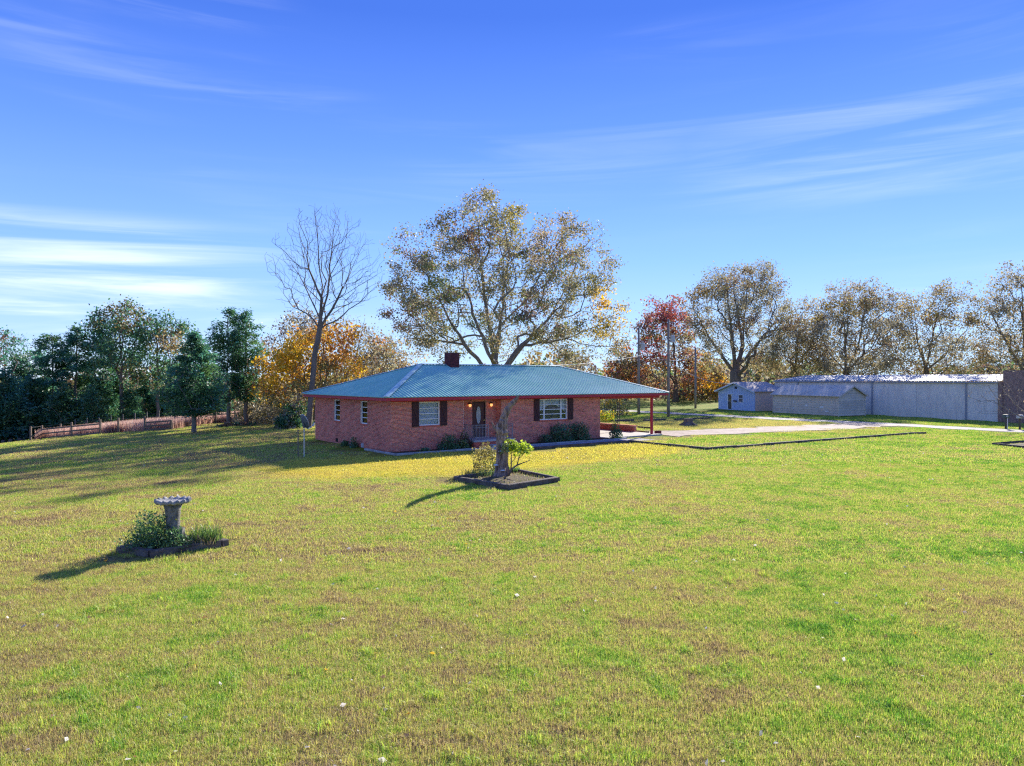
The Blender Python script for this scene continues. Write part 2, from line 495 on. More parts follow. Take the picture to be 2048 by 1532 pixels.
strip('road', ROAD, 3.6, 0.022, gravel('road_gravel', (0.24, 0.22, 0.21), (0.42, 0.38, 0.36), 10), 0.2)
strip('driveway', DRIVE, 4.6, 0.032, gravel('driveway_gravel', (0.17, 0.12, 0.10), (0.42, 0.33, 0.285), 5), 0.5)

# ------------------------------------------------------------------ materials
MORTAR = mat('mortar', (0.80, 0.60, 0.51), 0.95, noise=(3, (0.66, 0.48, 0.42), 0.6))
BRICK = mat('red_brick', (0.68, 0.175, 0.115), 0.85, noise=(0.9, (0.52, 0.12, 0.085), 0.9), attr=1.0)
DKBRICK = mat('dark_brick', (0.14, 0.03, 0.035), 0.85, noise=(5, (0.09, 0.02, 0.025), 0.7), attr=1.0)
ROOFG = mat('green_metal_roof', (0.29, 0.56, 0.44), 0.42, 0.25, 0.0, noise=(0.55, (0.38, 0.62, 0.51), 0.9))
RED = mat('red_trim_paint', (0.48, 0.035, 0.06), 0.55, noise=(4, (0.36, 0.03, 0.05), 0.6))
WHITE = mat('white_paint', (0.8, 0.8, 0.8), 0.5, noise=(6, (0.66, 0.66, 0.65), 0.4))
SHUT = mat('dark_brown_paint', (0.075, 0.025, 0.028), 0.6, noise=(7, (0.05, 0.018, 0.02), 0.7))
DOORM = mat('door_brown', (0.045, 0.015, 0.018), 0.45)
CONC = mat('concrete', (0.46, 0.44, 0.42), 0.9, noise=(1.4, (0.34, 0.33, 0.32), 0.8), bump=(20, 0.2))
IRON = mat('iron', (0.05, 0.045, 0.05), 0.5, 0.5)
RAILP = mat('railing_metal', (0.25, 0.24, 0.26), 0.5, 0.5)
TIMBER = mat('weathered_timber', (0.085, 0.06, 0.05), 0.9, noise=(5, (0.19, 0.16, 0.14), 0.8), bump=(25, 0.5))
BARK = mat('bark', (0.22, 0.175, 0.14), 0.95, noise=(3.0, (0.11, 0.085, 0.07), 0.8), bump=(14, 1.0), stretch=0.22)
PALEBARK = mat('pale_bark', (0.26, 0.23, 0.20), 0.95, noise=(2.5, (0.12, 0.10, 0.09), 0.75), bump=(14, 1.0), stretch=0.22)
SOILM = mat('bed_soil', (0.07, 0.048, 0.03), 1.0, noise=(4, (0.13, 0.10, 0.05), 0.7), bump=(12, 0.8))
CURTAIN = mat('curtain_cloth', (0.80, 0.79, 0.82), 0.9, noise=(3, (0.7, 0.69, 0.72), 0.5))
DARK = mat('dark_interior', (0.02, 0.02, 0.022), 0.9)

def glass():
    m = bpy.data.materials.new('window_glass'); m.use_nodes = True; t = m.node_tree; t.nodes.clear()
    fr = N(t, 'ShaderNodeFresnel'); fr.inputs[0].default_value = 1.3
    tr = N(t, 'ShaderNodeBsdfTransparent'); tr.inputs[0].default_value = (0.85, 0.9, 0.95, 1)
    gl = N(t, 'ShaderNodeBsdfGlossy'); gl.inputs['Roughness'].default_value = 0.03
    mx = N(t, 'ShaderNodeMixShader'); o = N(t, 'ShaderNodeOutputMaterial')
    t.links.new(math_node(t, 'ADD', fr.outputs[0], 0.02, clamp=True), mx.inputs[0])
    t.links.new(tr.outputs[0], mx.inputs[1]); t.links.new(gl.outputs[0], mx.inputs[2]); t.links.new(mx.outputs[0], o.inputs[0])
    return m
GLASS = glass()

# ------------------------------------------------------------------ brick house
house = thing('brick_house', 'low red brick house with green metal hip roof, carport and white windows', 'house', P0, HROT)
LH, DH, WT = 15.3, 10.6, 2.84          # length, depth, wall top
COURSE, BL, MJ = 0.0677, 0.2032, 0.014
REC0, REC1, RECD = 4.6, 7.26, 0.6

def spans(a0, a1, z, openings):
    """intervals of [a0, a1] free of openings at height z"""
    iv = [(a0, a1)]
    for o0, o1, b0, b1 in openings:
        if not (b0 - 0.001 < z < b1 + 0.001): continue
        nw = []
        for p, q in iv:
            if o1 <= p or o0 >= q: nw.append((p, q)); continue
            if p < o0: nw.append((p, o0))
            if q > o1: nw.append((o1, q))
        iv = nw
    return iv

def brick_list(a0, a1, z0, z1, openings):
    out = []; k = 0; z = z0
    while z + COURSE <= z1 + 0.01:
        shift = (k % 2) * BL / 2
        for p, q in spans(a0, a1, z + COURSE / 2, openings):
            n0 = math.floor((p - a0 - shift) / BL); x = a0 + shift + n0 * BL
            while x < q:
                l, r = max(x, p), min(x + BL, q)
                if r - l > 0.035: out.append((l + MJ / 2, r - MJ / 2, z + MJ / 2, z + COURSE - MJ / 2, r - l > BL - 0.002))
                x += BL
        z += COURSE; k += 1
    return out

def shade():
    v = random.gauss(1.0, 0.16); h = random.uniform(-0.06, 0.06)
    if random.random() < 0.06: v *= 0.6
    return (max(0.3, v), max(0.3, v * (1 + h)), max(0.3, v * (1 - h)))

def bricks_mesh(name, blist, place, material, parent, proud=0.008):
    m = MB()
    for l, r, b, t_, full in blist:
        m.raw([place(l, b, 0), place(r, b, 0), place(r, t_, 0), place(l, t_, 0), place(l, b, proud), place(r, b, proud), place(r, t_, proud), place(l, t_, proud)],
              [(4, 5, 6, 7), (0, 1, 5, 4), (1, 2, 6, 5), (2, 3, 7, 6), (3, 0, 4, 7)], shade())
    return tag(m.build(name, material, parent), kind='stuff')

def wall_boxes(m, a0, a1, z0, z1, openings, fn):
    """rectangles round the openings"""
    cuts = sorted({a0, a1} | {c for o in openings for c in o[:2]})
    for p, q in zip(cuts[:-1], cuts[1:]):
        zz = [(z0, z1)]
        for o0, o1, b0, b1 in openings:
            if o0 < q - 1e-6 and o1 > p + 1e-6:
                nw = []
                for lo, hi in zz:
                    if b0 > lo: nw.append((lo, min(b0, hi)))
                    if b1 < hi: nw.append((max(b1, lo), hi))
                zz = nw
        for lo, hi in zz:
            if hi - lo > 1e-4: fn(m, p, q, lo, hi)

W1 = (1.70, 3.01, 1.37, 2.66)
W2 = (10.16, 12.44, 1.38, 2.66)
WA, WB = (6.66, 7.56, 1.37, 2.66), (2.87, 3.78, 1.37, 2.66)
DOOR = (5.58, 6.54, 0.50, 2.60)
ZB = -0.45
TH = 0.22
front_open = [W1, W2, (REC0, REC1, ZB, WT)]
left_open = [WA, WB]
m = MB()
wall_boxes(m, 0, LH, ZB, WT, front_open, lambda m, p, q, lo, hi: m.box(p, q, 0, TH, lo, hi))
wall_boxes(m, TH, DH - TH, ZB, WT, left_open, lambda m, p, q, lo, hi: m.box(0, TH, p, q, lo, hi))
m.box(LH - TH, LH, TH, DH - TH, ZB, WT)
m.box(0, LH, DH - TH, DH, ZB, WT)
m.box(REC0 - TH, REC0, TH, RECD + TH, ZB, WT); m.box(REC1, REC1 + TH, TH, RECD + TH, ZB, WT)
wall_boxes(m, REC0, REC1, ZB, WT, [DOOR], lambda m, p, q, lo, hi: m.box(p, q, RECD, RECD + TH, lo, hi))
wall = m.build('wall', MORTAR, house)
# bricks: front, left, right, back and the recess returns
fb = brick_list(0, LH, ZB, WT, front_open)
near = sorted([b for b in fb if b[4] and b[2] > 0.0 and b[0] < 2.2], key=lambda b: b[0])[:300]
nearset = set(near)
bricks_mesh('brickwork', [b for b in fb if b not in nearset], lambda a, z, d: (a, -d, z), BRICK, wall)
variants = []
for k in range(6):
    mm = MB(); L_, H_ = BL - MJ, COURSE - MJ
    mm.raw([(0, 0, 0), (L_, 0, 0), (L_, 0, H_), (0, 0, H_), (0, -0.009, 0), (L_, -0.009, 0), (L_, -0.009, H_), (0, -0.009, H_)],
           [(4, 5, 6, 7), (0, 1, 5, 4), (1, 2, 6, 5), (2, 3, 7, 6), (3, 0, 4, 7)], shade())
    variants.append(mm.mesh('brick', BRICK))
for b in near:
    add_obj('brick', random.choice(variants), wall, (b[0], 0, b[2]))
bricks_mesh('brickwork', brick_list(0, DH, ZB, WT, left_open), lambda a, z, d: (-d, DH - a, z) if False else (-d, a, z), BRICK, wall)
bricks_mesh('brickwork', brick_list(0, DH, ZB, WT, []), lambda a, z, d: (LH + d, a, z), BRICK, wall)
bricks_mesh('brickwork', brick_list(REC0, REC1, ZB, WT, [DOOR]), lambda a, z, d: (a, RECD - d, z), BRICK, wall)
bricks_mesh('brickwork', brick_list(0, RECD, ZB, WT, []), lambda a, z, d: (REC1 - d, a, z), DKBRICK if False else BRICK, wall)
bricks_mesh('brickwork', brick_list(0, RECD, ZB, WT, []), lambda a, z, d: (REC0 + d, a, z), BRICK, wall)
MB().box(0.3, LH - 0.3, 1.2, DH - 0.3, 0.42, 0.48).build('floor_deck', DARK, house)

def house_window(o, axis, cols_, rows, curtain='blind'):
    """awning window: frame > pane, muntin, sill, curtain. axis 's' front wall, 'w' left wall"""
    a0, a1, b0, b1 = o
    def bx(mb, p, q, d0, d1, lo, hi):
        if axis == 's': mb.box(p, q, d0, d1, lo, hi)
        else: mb.box(d0, d1, p, q, lo, hi)
    f = MB(); t_ = 0.055; d0, d1 = 0.07, 0.13
    bx(f, a0, a0 + t_, d0, d1, b0, b1); bx(f, a1 - t_, a1, d0, d1, b0, b1)
    bx(f, a0 + t_, a1 - t_, d0, d1, b0, b0 + t_); bx(f, a0 + t_, a1 - t_, d0, d1, b1 - t_, b1)
    fr = f.build('window', WHITE, house)
    edges = [a0 + t_] + [a0 + c * (a1 - a0) for c in cols_] + [a1 - t_]
    for c in cols_:
        mm = MB(); x = a0 + c * (a1 - a0); bx(mm, x - 0.05, x + 0.05, d0 - 0.003, d1 - 0.003, b0 + t_, b1 - t_); mm.build('mullion', WHITE, fr)
    for i in range(len(edges) - 1):
        l = edges[i] + (0.05 if i else 0); r = edges[i + 1] - (0.05 if i < len(edges) - 2 else 0)
        for j in range(rows):
            lo = b0 + t_ + (b1 - b0 - 2 * t_) * j / rows; hi = b0 + t_ + (b1 - b0 - 2 * t_) * (j + 1) / rows
            p = MB(); bx(p, l, r, 0.10, 0.104, lo, hi); p.build('pane', GLASS, fr)
            if j:
                q = MB(); bx(q, l, r, d0 + 0.004, d1 - 0.006, lo - 0.022, lo + 0.022); q.build('muntin', WHITE, fr)
    c = MB()
    if curtain == 'blind':
        n = 30
        for j in range(n):
            lo = b0 + 0.06 + (b1 - b0 - 0.12) * j / n
            bx(c, a0 + 0.05, a1 - 0.05, 0.165, 0.180, lo, lo + (b1 - b0 - 0.12) / n * 0.86)
        c.build('blind', CURTAIN, fr)
    elif curtain == 'swag':
        n = 24; xs_ = np.linspace(a0 + 0.05, a1 - 0.05, n)
        top = b1 - 0.08
        for i in range(n - 1):
            u0 = (xs_[i] - a0) / (a1 - a0) * 2 - 1; u1 = (xs_[i + 1] - a0) / (a1 - a0) * 2 - 1
            h0 = b0 + 0.25 + 0.75 * (1 - abs(u0)) ** 0.5; h1 = b0 + 0.25 + 0.75 * (1 - abs(u1)) ** 0.5
            dd = 0.17 + 0.02 * (i % 2)
            c.raw([(xs_[i], dd, h0), (xs_[i + 1], 0.36 - dd, h1), (xs_[i + 1], 0.36 - dd, top), (xs_[i], dd, top),
                   (xs_[i], dd + 0.01, h0), (xs_[i + 1], 0.37 - dd, h1), (xs_[i + 1], 0.37 - dd, top), (xs_[i], dd + 0.01, top)],
                  [(0, 1, 2, 3), (7, 6, 5, 4), (0, 4, 5, 1), (1, 5, 6, 2), (2, 6, 7, 3), (3, 7, 4, 0)])
        c.build('curtain', CURTAIN, fr)
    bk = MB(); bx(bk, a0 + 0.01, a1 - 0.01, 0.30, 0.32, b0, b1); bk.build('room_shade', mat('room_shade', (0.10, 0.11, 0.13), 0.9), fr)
    s_ = MB()                                   # rowlock brick sill
    n = int((a1 - a0) / 0.0677)
    for k in range(n):
        p = a0 + (a1 - a0) * k / n
        bx(s_, p + 0.005, p + (a1 - a0) / n - 0.005, -0.03, 0.07, b0 - 0.085, b0 - 0.005)
    s_.build('sill', BRICK, fr)
    return fr

house_window(W1, 's', [], 4, 'blind')
house_window(W2, 's', [0.185, 0.79], 4, 'swag')
house_window(WA, 'w', [], 4, None)
house_window(WB, 'w', [], 4, 'blind')

def shutter(s0, s1, z0, z1):
    p = tag(MB().box(s0, s1, -0.045, -0.012, z0, z1).build('shutter', SHUT, house))
    n = 5; w = (s1 - s0) / n
    for i in range(n):
        MB().box(s0 + i * w + 0.006, s0 + (i + 1) * w - 0.006, -0.056, -0.0455, z0 + 0.005, z1 - 0.005).build('slat', SHUT, p)
    b = MB()
    b.box(s0 + 0.02, s1 - 0.02, -0.078, -0.0565, z0 + 0.1, z0 + 0.2); b.box(s0 + 0.02, s1 - 0.02, -0.078, -0.0565, z1 - 0.2, z1 - 0.1)
    b.build('batten', SHUT, p)
    c = MB(); c.bar((s0 + 0.05, -0.067, z1 - 0.21), (s1 - 0.05, -0.067, z0 + 0.21), 0.018, 0.08); c.build('brace', SHUT, p)
for o in (W1, W2):
    shutter(o[0] - 0.46, o[0] - 0.02, o[2] - 0.05, o[3] + 0.03)
    shutter(o[1] + 0.02, o[1] + 0.46, o[2] - 0.05, o[3] + 0.03)

# front door with oval light
d0, d1, dz0, dz1 = DOOR
f = MB(); f.box(d0, d0 + 0.06, RECD + 0.02, RECD + 0.14, dz0, dz1); f.box(d1 - 0.06, d1, RECD + 0.02, RECD + 0.14, dz0, dz1); f.box(d0 + 0.06, d1 - 0.06, RECD + 0.02, RECD + 0.14, dz1 - 0.07, dz1)
f.build('door_frame', DOORM, house)
door = MB().box(d0 + 0.062, d1 - 0.062, RECD + 0.06, RECD + 0.10, dz0 + 0.01, dz1 - 0.072).build('door', mat('door_paint', (0.085, 0.022, 0.03), 0.4, noise=(4, (0.05, 0.015, 0.02), 0.6)), house)
ov = MB(); cx, cz = (d0 + d1) / 2, dz0 + 1.30
ring = [(cx + 0.16 * math.cos(a), RECD + 0.052, cz + 0.52 * math.sin(a)) for a in np.linspace(0, 2 * math.pi, 25)[:-1]]
ov.prism(ring, (0, 0.007, 0)); ov.build('oval_glass', mat('leaded_glass', (0.42, 0.44, 0.48), 0.25, 0.6, noise=(16, (0.2, 0.22, 0.26), 0.8)), door)
rim = MB(); rim.tube([(cx + 0.175 * math.cos(a), RECD + 0.05, cz + 0.54 * math.sin(a)) for a in np.linspace(0, 2 * math.pi, 25)], 0.014, 6); rim.build('glass_rim', DOORM, door)
MB().tube([(d1 - 0.12, RECD + 0.058, dz0 + 0.98), (d1 - 0.12, RECD + 0.0, dz0 + 0.98)], [0.015, 0.03], 8).build('knob', mat('brass', (0.6, 0.45, 0.2), 0.3, 0.5, 0.9), door)
# two lit lanterns
for s_ in (5.34, 6.86):
    lan = MB().box(s_ - 0.05, s_ + 0.05, RECD - 0.03, RECD - 0.0085, 2.34, 2.52).bar((s_, RECD - 0.03, 2.48), (s_, RECD - 0.13, 2.52), 0.025).lathe([(0.02, 0.02), (0.10, -0.04), (0.11, -0.06), (0.02, -0.065)], 10, (s_, RECD - 0.13, 2.52)).build('wall_lantern', IRON, house)
    MB().lathe([(0.02, -0.03), (0.075, -0.06), (0.085, -0.13), (0.06, -0.20), (0.02, -0.22)], 10, (s_, RECD - 0.13, 2.51)).build('lamp_glass', mat('lit_lamp_glass', (0.9, 0.55, 0.3), 0.3, emission=((1.0, 0.42, 0.12), 0.55)), lan)

# porch, step and railing
porch = MB().box(4.75, 7.5, -0.85, RECD - 0.02, ZB, 0.36).build('porch', BRICK, house)
MB().box(4.70, 7.55, -0.92, RECD - 0.012, 0.363, 0.47).build('slab', CONC, porch)
pb = brick_list(4.75, 7.5, ZB, 0.36, [])
bricks_mesh('brickwork', pb, lambda a, z, d: (a, -0.852 - d, z), BRICK, porch)
MB().box(5.75, 7.1, -1.28, -0.93, ZB, 0.20).build('step', CONC, porch)
rail = MB()
for (a, b) in (((4.80, -0.84), (5.72, -0.84)), ((4.80, -0.84), (4.80, 0.5)), ((7.44, -0.84), (7.44, 0.5))):
    rail.bar((*a, 1.32), (*b, 1.32), 0.045, 0.03); rail.bar((*a, 0.62), (*b, 0.62), 0.03, 0.02); rail.bar((*a, 1.18), (*b, 1.18), 0.02, 0.02)
rl = rail.build('railing', RAILP, porch)
for (a, b, n) in (((4.80, -0.84), (5.72, -0.84), 9), ((4.80, -0.84), (4.80, 0.5), 11), ((7.44, -0.84), (7.44, 0.5), 11)):
    for k in range(n + 1):
        p = (a[0] + (b[0] - a[0]) * k / n, a[1] + (b[1] - a[1]) * k / n)
        r_ = 0.018 if k in (0, n) else 0.009
        MB().box(p[0] - r_, p[0] + r_, p[1] - r_, p[1] + r_, 0.47, 1.305).build('baluster', RAILP, rl)
# crawl vent, utility box and hose tap on the left wall
MB().box(-0.014, 0.02, 6.95, 7.3, 0.08, 0.30).build('crawl_vent', DARK, house)
MB().box(-0.10, -0.009, 3.3, 3.48, 0.03, 0.26).build('utility_box', mat('grey_plastic', (0.55, 0.55, 0.56), 0.6), house)
MB().tube([(-0.012, 10.45, 1.05), (-0.14, 10.45, 1.1), (-0.17, 10.45, 0.9)], 0.03, 6).build('pipe', WHITE, house)

# roof
E0, E1, R0, R1 = -0.62, 21.4, 4.78, 16.3      # eave and ridge ends along s
FW, BW_, RW = -0.62, 11.22, 5.3                # front / back eave, ridge line
EZ, RZ = 2.97, 4.83
roof = MB()
c4 = [(E0, FW, EZ), (E1, FW, EZ), (E1, BW_, EZ), (E0, BW_, EZ)]; r2 = [(R0, RW, RZ), (R1, RW, RZ)]
low = [(x, y, z - 0.03) for x, y, z in c4]; rl2 = [(x, y, z - 0.03) for x, y, z in r2]
roof.raw(c4 + r2 + low + rl2, [(0, 1, 5, 4), (1, 2, 5), (2, 3, 4, 5), (3, 0, 4), (10, 11, 7, 6), (11, 8, 7), (11, 10, 9, 8), (10, 6, 9),
                         (0, 6, 7, 1), (1, 7, 8, 2), (2, 8, 9, 3), (3, 9, 6, 0)])
roofo = roof.build('roof', ROOFG, house)
def roof_z(s_, w_):
    return EZ + (RZ - EZ) * (w_ - FW) / (RW - FW)
def rib(a, b, side):
    """ridged seam from a to b; side = unit vector across the rib"""
    a, b, sv = Vector(a), Vector(b), Vector(side)
    up = Vector((0, 0, 0.030))
    pr = [(-0.036, -0.04), (0.036, -0.04), (0.016, 1), (-0.016, 1)]
    vs_ = [p + sv * x + up * z for p in (a, b) for x, z in pr]
    MB().raw(vs_, [(3, 2, 1, 0), (4, 5, 6, 7), (0, 1, 5, 4), (1, 2, 6, 5), (2, 3, 7, 6), (3, 0, 4, 7)]).build('rib', ROOFG, roofo)
s_ = E0 + 0.15
while s_ < E1 - 0.1:
    w_ = RW
    if s_ < R0: w_ = FW + (RW - FW) * (s_ - E0) / (R0 - E0)
    if s_ > R1: w_ = FW + (RW - FW) * (E1 - s_) / (E1 - R1)
    rib((s_, FW - 0.02, roof_z(0, FW - 0.02)), (s_, w_, roof_z(0, w_)), (1, 0, 0))
    s_ += 0.229
w_ = FW + 0.15
while w_ < BW_ - 0.1:
    fr_ = (w_ - FW) / (RW - FW) if w_ < RW else (BW_ - w_) / (BW_ - RW)
    rib((E0 - 0.02, w_, EZ - 0.005), (E0 + (R0 - E0) * fr_, w_, EZ + (RZ - EZ) * fr_), (0, 1, 0))
    w_ += 0.229
cap = MB()
CAPM = mat('ridge_cap_metal', (0.40, 0.58, 0.54), 0.4, 0.4, 0.0)
def capline(a, b, h=0.035):
    a, b = Vector(a), Vector(b); d = (b - a); side = Vector((-d.y, d.x, 0)).normalized() * 0.17
    up = Vector((0, 0, h))
    vs_ = []
    for p in (a, b): vs_ += [p + side - Vector((0, 0, 0.012)), p + up + side * 0.25, p + up - side * 0.25, p - side - Vector((0, 0, 0.012))]
    MB().raw(vs_, [(0, 1, 5, 4), (1, 2, 6, 5), (2, 3, 7, 6), (3, 0, 4, 7), (3, 2, 1, 0), (4, 5, 6, 7)]).build('ridge_cap', CAPM, roofo)
capline((R0, RW, RZ + 0.03), (R1, RW, RZ + 0.03))
for a, b in ((c4[0], r2[0]), (c4[3], r2[0]), (c4[1], r2[1]), (c4[2], r2[1])):
    capline((a[0], a[1], a[2] + 0.03), (b[0], b[1], b[2] + 0.03))
# fascia, soffit
I = 0.03
fz0, fz1 = 2.77, 2.925
MB().box(E0 + I, E1 - I, FW + I, FW + I + 0.03, fz0, fz1).build('fascia', RED, roofo)
MB().box(E0 + I, E1 - I, BW_ - I - 0.03, BW_ - I, fz0, fz1).build('fascia', RED, roofo)
MB().box(E0 + I, E0 + I + 0.03, FW + I + 0.03, BW_ - I - 0.03, fz0, fz1).build('fascia', RED, roofo)
MB().box(E1 - I - 0.03, E1 - I, FW + I + 0.03, BW_ - I - 0.03, fz0, fz1).build('fascia', RED, roofo)
MB().box(E0 + I + 0.031, E1 - I - 0.031, FW + I + 0.031, BW_ - I - 0.031, 2.845, 2.87).build('soffit', mat('soffit_paint', (0.40, 0.07, 0.085), 0.7), roofo)
for (a0, a1) in ((0, REC0), (REC1, LH)):
    MB().box(a0, a1, -0.035, -0.0095, 2.70, 2.842).build('frieze_board', RED, roofo)
MB().box(-0.035, -0.0095, 0, DH, 2.74, 2.842).build('frieze_board', RED, roofo)
# chimney
ch = MB().box(6.65, 7.35, 4.75, 5.45, 4.3, 5.62).build('chimney', mat('chimney_mortar', (0.12, 0.06, 0.06), 0.9), roofo)
for pl in (lambda a, z, d: (a, 4.75 - d, z), lambda a, z, d: (6.65 - d, a - 1.9, z)):
    bricks_mesh('brickwork', brick_list(6.65, 7.35, 4.35, 5.62, []), pl, DKBRICK, ch)
# carport
post = MB().box(20.22, 20.36, -0.07, 0.07, 0.05, 2.60).build('carport_post', RED, house)
MB().box(LH + 0.01, 21.0, -0.09, 0.09, 2.60, 2.843).build('carport_beam', RED, house)
MB().box(20.93, 21.07, 0.091, DH, 2.62, 2.843).build('carport_beam', RED, house)
lw = MB().box(20.9, 21.1, 2.2, DH, -0.3, 0.46).build('low_wall', MORTAR, house)
bricks_mesh('brickwork', brick_list(2.2, DH, -0.25, 0.46, []), lambda a, z, d: (20.9 - d, a, z), BRICK, lw)
bricks_mesh('brickwork', brick_list(20.9, 21.1, -0.25, 0.46, []), lambda a, z, d: (a, 2.2 - d, z), BRICK, lw)
MB().box(20.86, 21.14, 2.16, DH, 0.463, 0.52).build('coping', BRICK, lw)
for w0 in (3.85, 9.8):
    ip = MB()
    for k in (0, 0.16):
        ip.box(20.985, 21.015, w0 + k - 0.015, w0 + k + 0.015, 0.52, 2.62)
    z = 0.6
    while z < 2.5:
        ip.bar((21.0, w0, z), (21.0, w0 + 0.16, z + 0.12), 0.01); ip.bar((21.0, w0 + 0.16, z + 0.12), (21.0, w0, z + 0.24), 0.01); z += 0.24
    ip.build('iron_post', IRON, lw)
MB().box(LH + 0.02, 20.88, -0.45, DH, -0.4, 0.06).build('carport_slab', CONC, house)

# ------------------------------------------------------------------ yard edging, gravel strip
PEB = gravel('pebbles', (0.20, 0.20, 0.22), (0.42, 0.42, 0.45), 18)
m = MB(); st = []
NS = 24
for i in range(NS + 1):
    s_ = 5.0 + (17.4 - 5.0) * i / NS
    for w_ in (-3.0, -1.5):
        p = hs(s_, w_); st.append((p.x, p.y, gz(p.x, p.y) + 0.03))
m.raw(st, [(2 * i, 2 * i + 2, 2 * i + 3, 2 * i + 1) for i in range(NS)])
tag(m.build('pebble_strip', PEB), kind='structure')
m = MB(); st = []
for i in range(NS + 1):
    s_ = -0.35 + (16.2 + 0.35) * i / NS
    for w_ in (-1.35, 0.02):
        p = hs(s_, w_); st.append((p.x, p.y, gz(p.x, p.y) + 0.035))
m.raw(st, [(2 * i, 2 * i + 2, 2 * i + 3, 2 * i + 1) for i in range(NS)])
tag(m.build('planting_bed', SOILM), kind='structure')

def edging(name, label, cat, pts, h, w, material, piece, part, group=None):
    """row of timbers or curb stones following the ground"""
    a = Vector(pts[0]); root = thing(name, label, cat, (a.x, a.y, gz(a.x, a.y)), group=group)
    for p, q in zip(pts[:-1], pts[1:]):
        p, q = Vector((*p[:2], 0)), Vector((*q[:2], 0)); L = (q - p).length; n = max(1, round(L / piece))
        for k in range(n):
            u, v_ = p.lerp(q, k / n), p.lerp(q, (k + 1) / n)
            d = (v_ - u).normalized(); ln = (v_ - u).length - 0.012
            m = MB().bevbox(-ln / 2, ln / 2, -w / 2, w / 2, -0.06, h + random.uniform(-0.012, 0.012), 0.018, 0.006)
            c = (u + v_) / 2
            o = m.build(part, material, root)
            off = Vector((-d.y, d.x, 0)) * random.uniform(-0.015, 0.015)
            o.location = (c.x - root.location.x + off.x, c.y - root.location.y + off.y, gz(c.x, c.y) - root.location.z)
            dz = gz(v_.x, v_.y) - gz(u.x, u.y)
            o.rotation_euler = (0, -math.atan2(dz, ln), math.atan2(d.y, d.x) + random.uniform(-0.008, 0.008))
    return root
CURB = mat('pale_curb', (0.42, 0.41, 0.40), 0.9, noise=(3, (0.25, 0.25, 0.25), 0.8))
edging('bed_curb', 'pale concrete curb along the planting bed under the front windows', 'curb', [hs(-0.45, 2.2), hs(-0.45, -1.42), hs(16.3, -1.42), hs(16.3, -0.6)], 0.10, 0.12, CURB, 1.2, 'curb_stone')
C1, C2, C3 = at(1267, 885), at(1415, 900), at(1822, 868.5)
edging('timber_edging', 'long dark timber edging from the pebble strip out to the gravel drive', 'edging', [hs(5.0, -3.1), C1, C2, C3, at(1852, 868)], 0.14, 0.15, TIMBER, 2.44, 'timber')

# beds
def bed(name, label, pts, h, soil=True, group=None, w=0.15):
    P = [Vector((p.x, p.y, 0)) for p in pts]; c = sum(P, Vector()) / len(P)
    root = thing(name, label, 'flower bed', (c.x, c.y, gz(c.x, c.y)), group=group)
    for i, (p, q) in enumerate(zip(P, P[1:] + P[:1])):
        d = (q - p).normalized(); L = (q - p).length
        o = MB().bevbox(-L / 2 - 0.07, L / 2 - 0.08, -w / 2, w / 2, -0.05, h + (i % 2) * 0.012, 0.02, 0.010).build('timber', TIMBER, root)
        mid = (p + q) / 2 - c
        o.location = (mid.x, mid.y, 0); o.rotation_euler = (0, 0, math.atan2(d.y, d.x))
    if soil:
        n = 10; g = MB(); vs_ = []
        a, b, cc, d_ = [p - c for p in P]
        for i in range(n + 1):
            for j in range(n + 1):
                p = a.lerp(b, i / n).lerp(d_.lerp(cc, i / n), j / n)
                e = min(i, n - i, j, n - j)
                vs_.append((p.x, p.y, 0.035 + min(e, 3) * 0.022 + random.uniform(-0.012, 0.012)))
        g.raw(vs_, [(i * (n + 1) + j, (i + 1) * (n + 1) + j, (i + 1) * (n + 1) + j + 1, i * (n + 1) + j + 1) for i in range(n) for j in range(n)])
        g.build('soil', SOILM, root, smooth_shade=True)
    return root
SB = [at(912, 961), at(1018, 979), at(1115, 963), at(1035, 946)]
bed('stump_bed', 'square bed of dark timbers round the dead tree trunk', SB, 0.17)
BB = [Vector((-8.86, 16.2, 0)), Vector((-7.95, 15.82, 0)), Vector((-6.80, 16.85, 0)), Vector((-7.72, 17.3, 0))]
bed('birdbath_bed', 'small raised timber bed under the concrete bird bath', BB, 0.15, w=0.17)
RB = [at(1988, 890), at(2100, 902), at(2190, 893), at(2075, 884)]
bed('timber_bed', 'empty black timber bed frame on the bright green lawn near the road', RB, 0.16)

# bird bath
bx_, by_ = -7.86, 16.55
bb = thing('bird_bath', 'grey concrete bird bath with scalloped bowl on a log shaped pedestal', 'bird bath', (bx_, by_, gz(bx_, by_)))
STONE = mat('weathered_concrete', (0.24, 0.23, 0.21), 0.95, noise=(7, (0.08, 0.085, 0.08), 0.9), bump=(30, 0.6))
MB().lathe([(0.24, 0.0), (0.235, 0.16), (0.19, 0.24), (0.17, 0.5), (0.165, 0.75), (0.18, 0.95), (0.22, 1.1)], 16).build('pedestal', STONE, bb, smooth_shade=True)
MB().box(0.10, 0.28, -0.09, 0.07, 0.1, 0.52, jit=0.025).build('branch_stub', STONE, bb)
sc = (0.05, 0.022, 15)
MB().lathe([(0.18, 1.085), (0.26, 1.10), (0.345, 1.13), (0.40, 1.14), (0.41, 1.20), (0.38, 1.225), (0.32, 1.185), (0.2, 1.165), (0.02, 1.16)], 90,
           scallop=[None, None, (0.03, 0.005, 15), sc, sc, (0.045, 0.02, 15), None, None, None]).build('bowl', mat('pale_concrete', (0.38, 0.37, 0.35), 0.95, noise=(7, (0.16, 0.16, 0.15), 0.85), bump=(30, 0.5)), bb, smooth_shade=True)

bb.scale = (0.93, 0.93, 0.95)

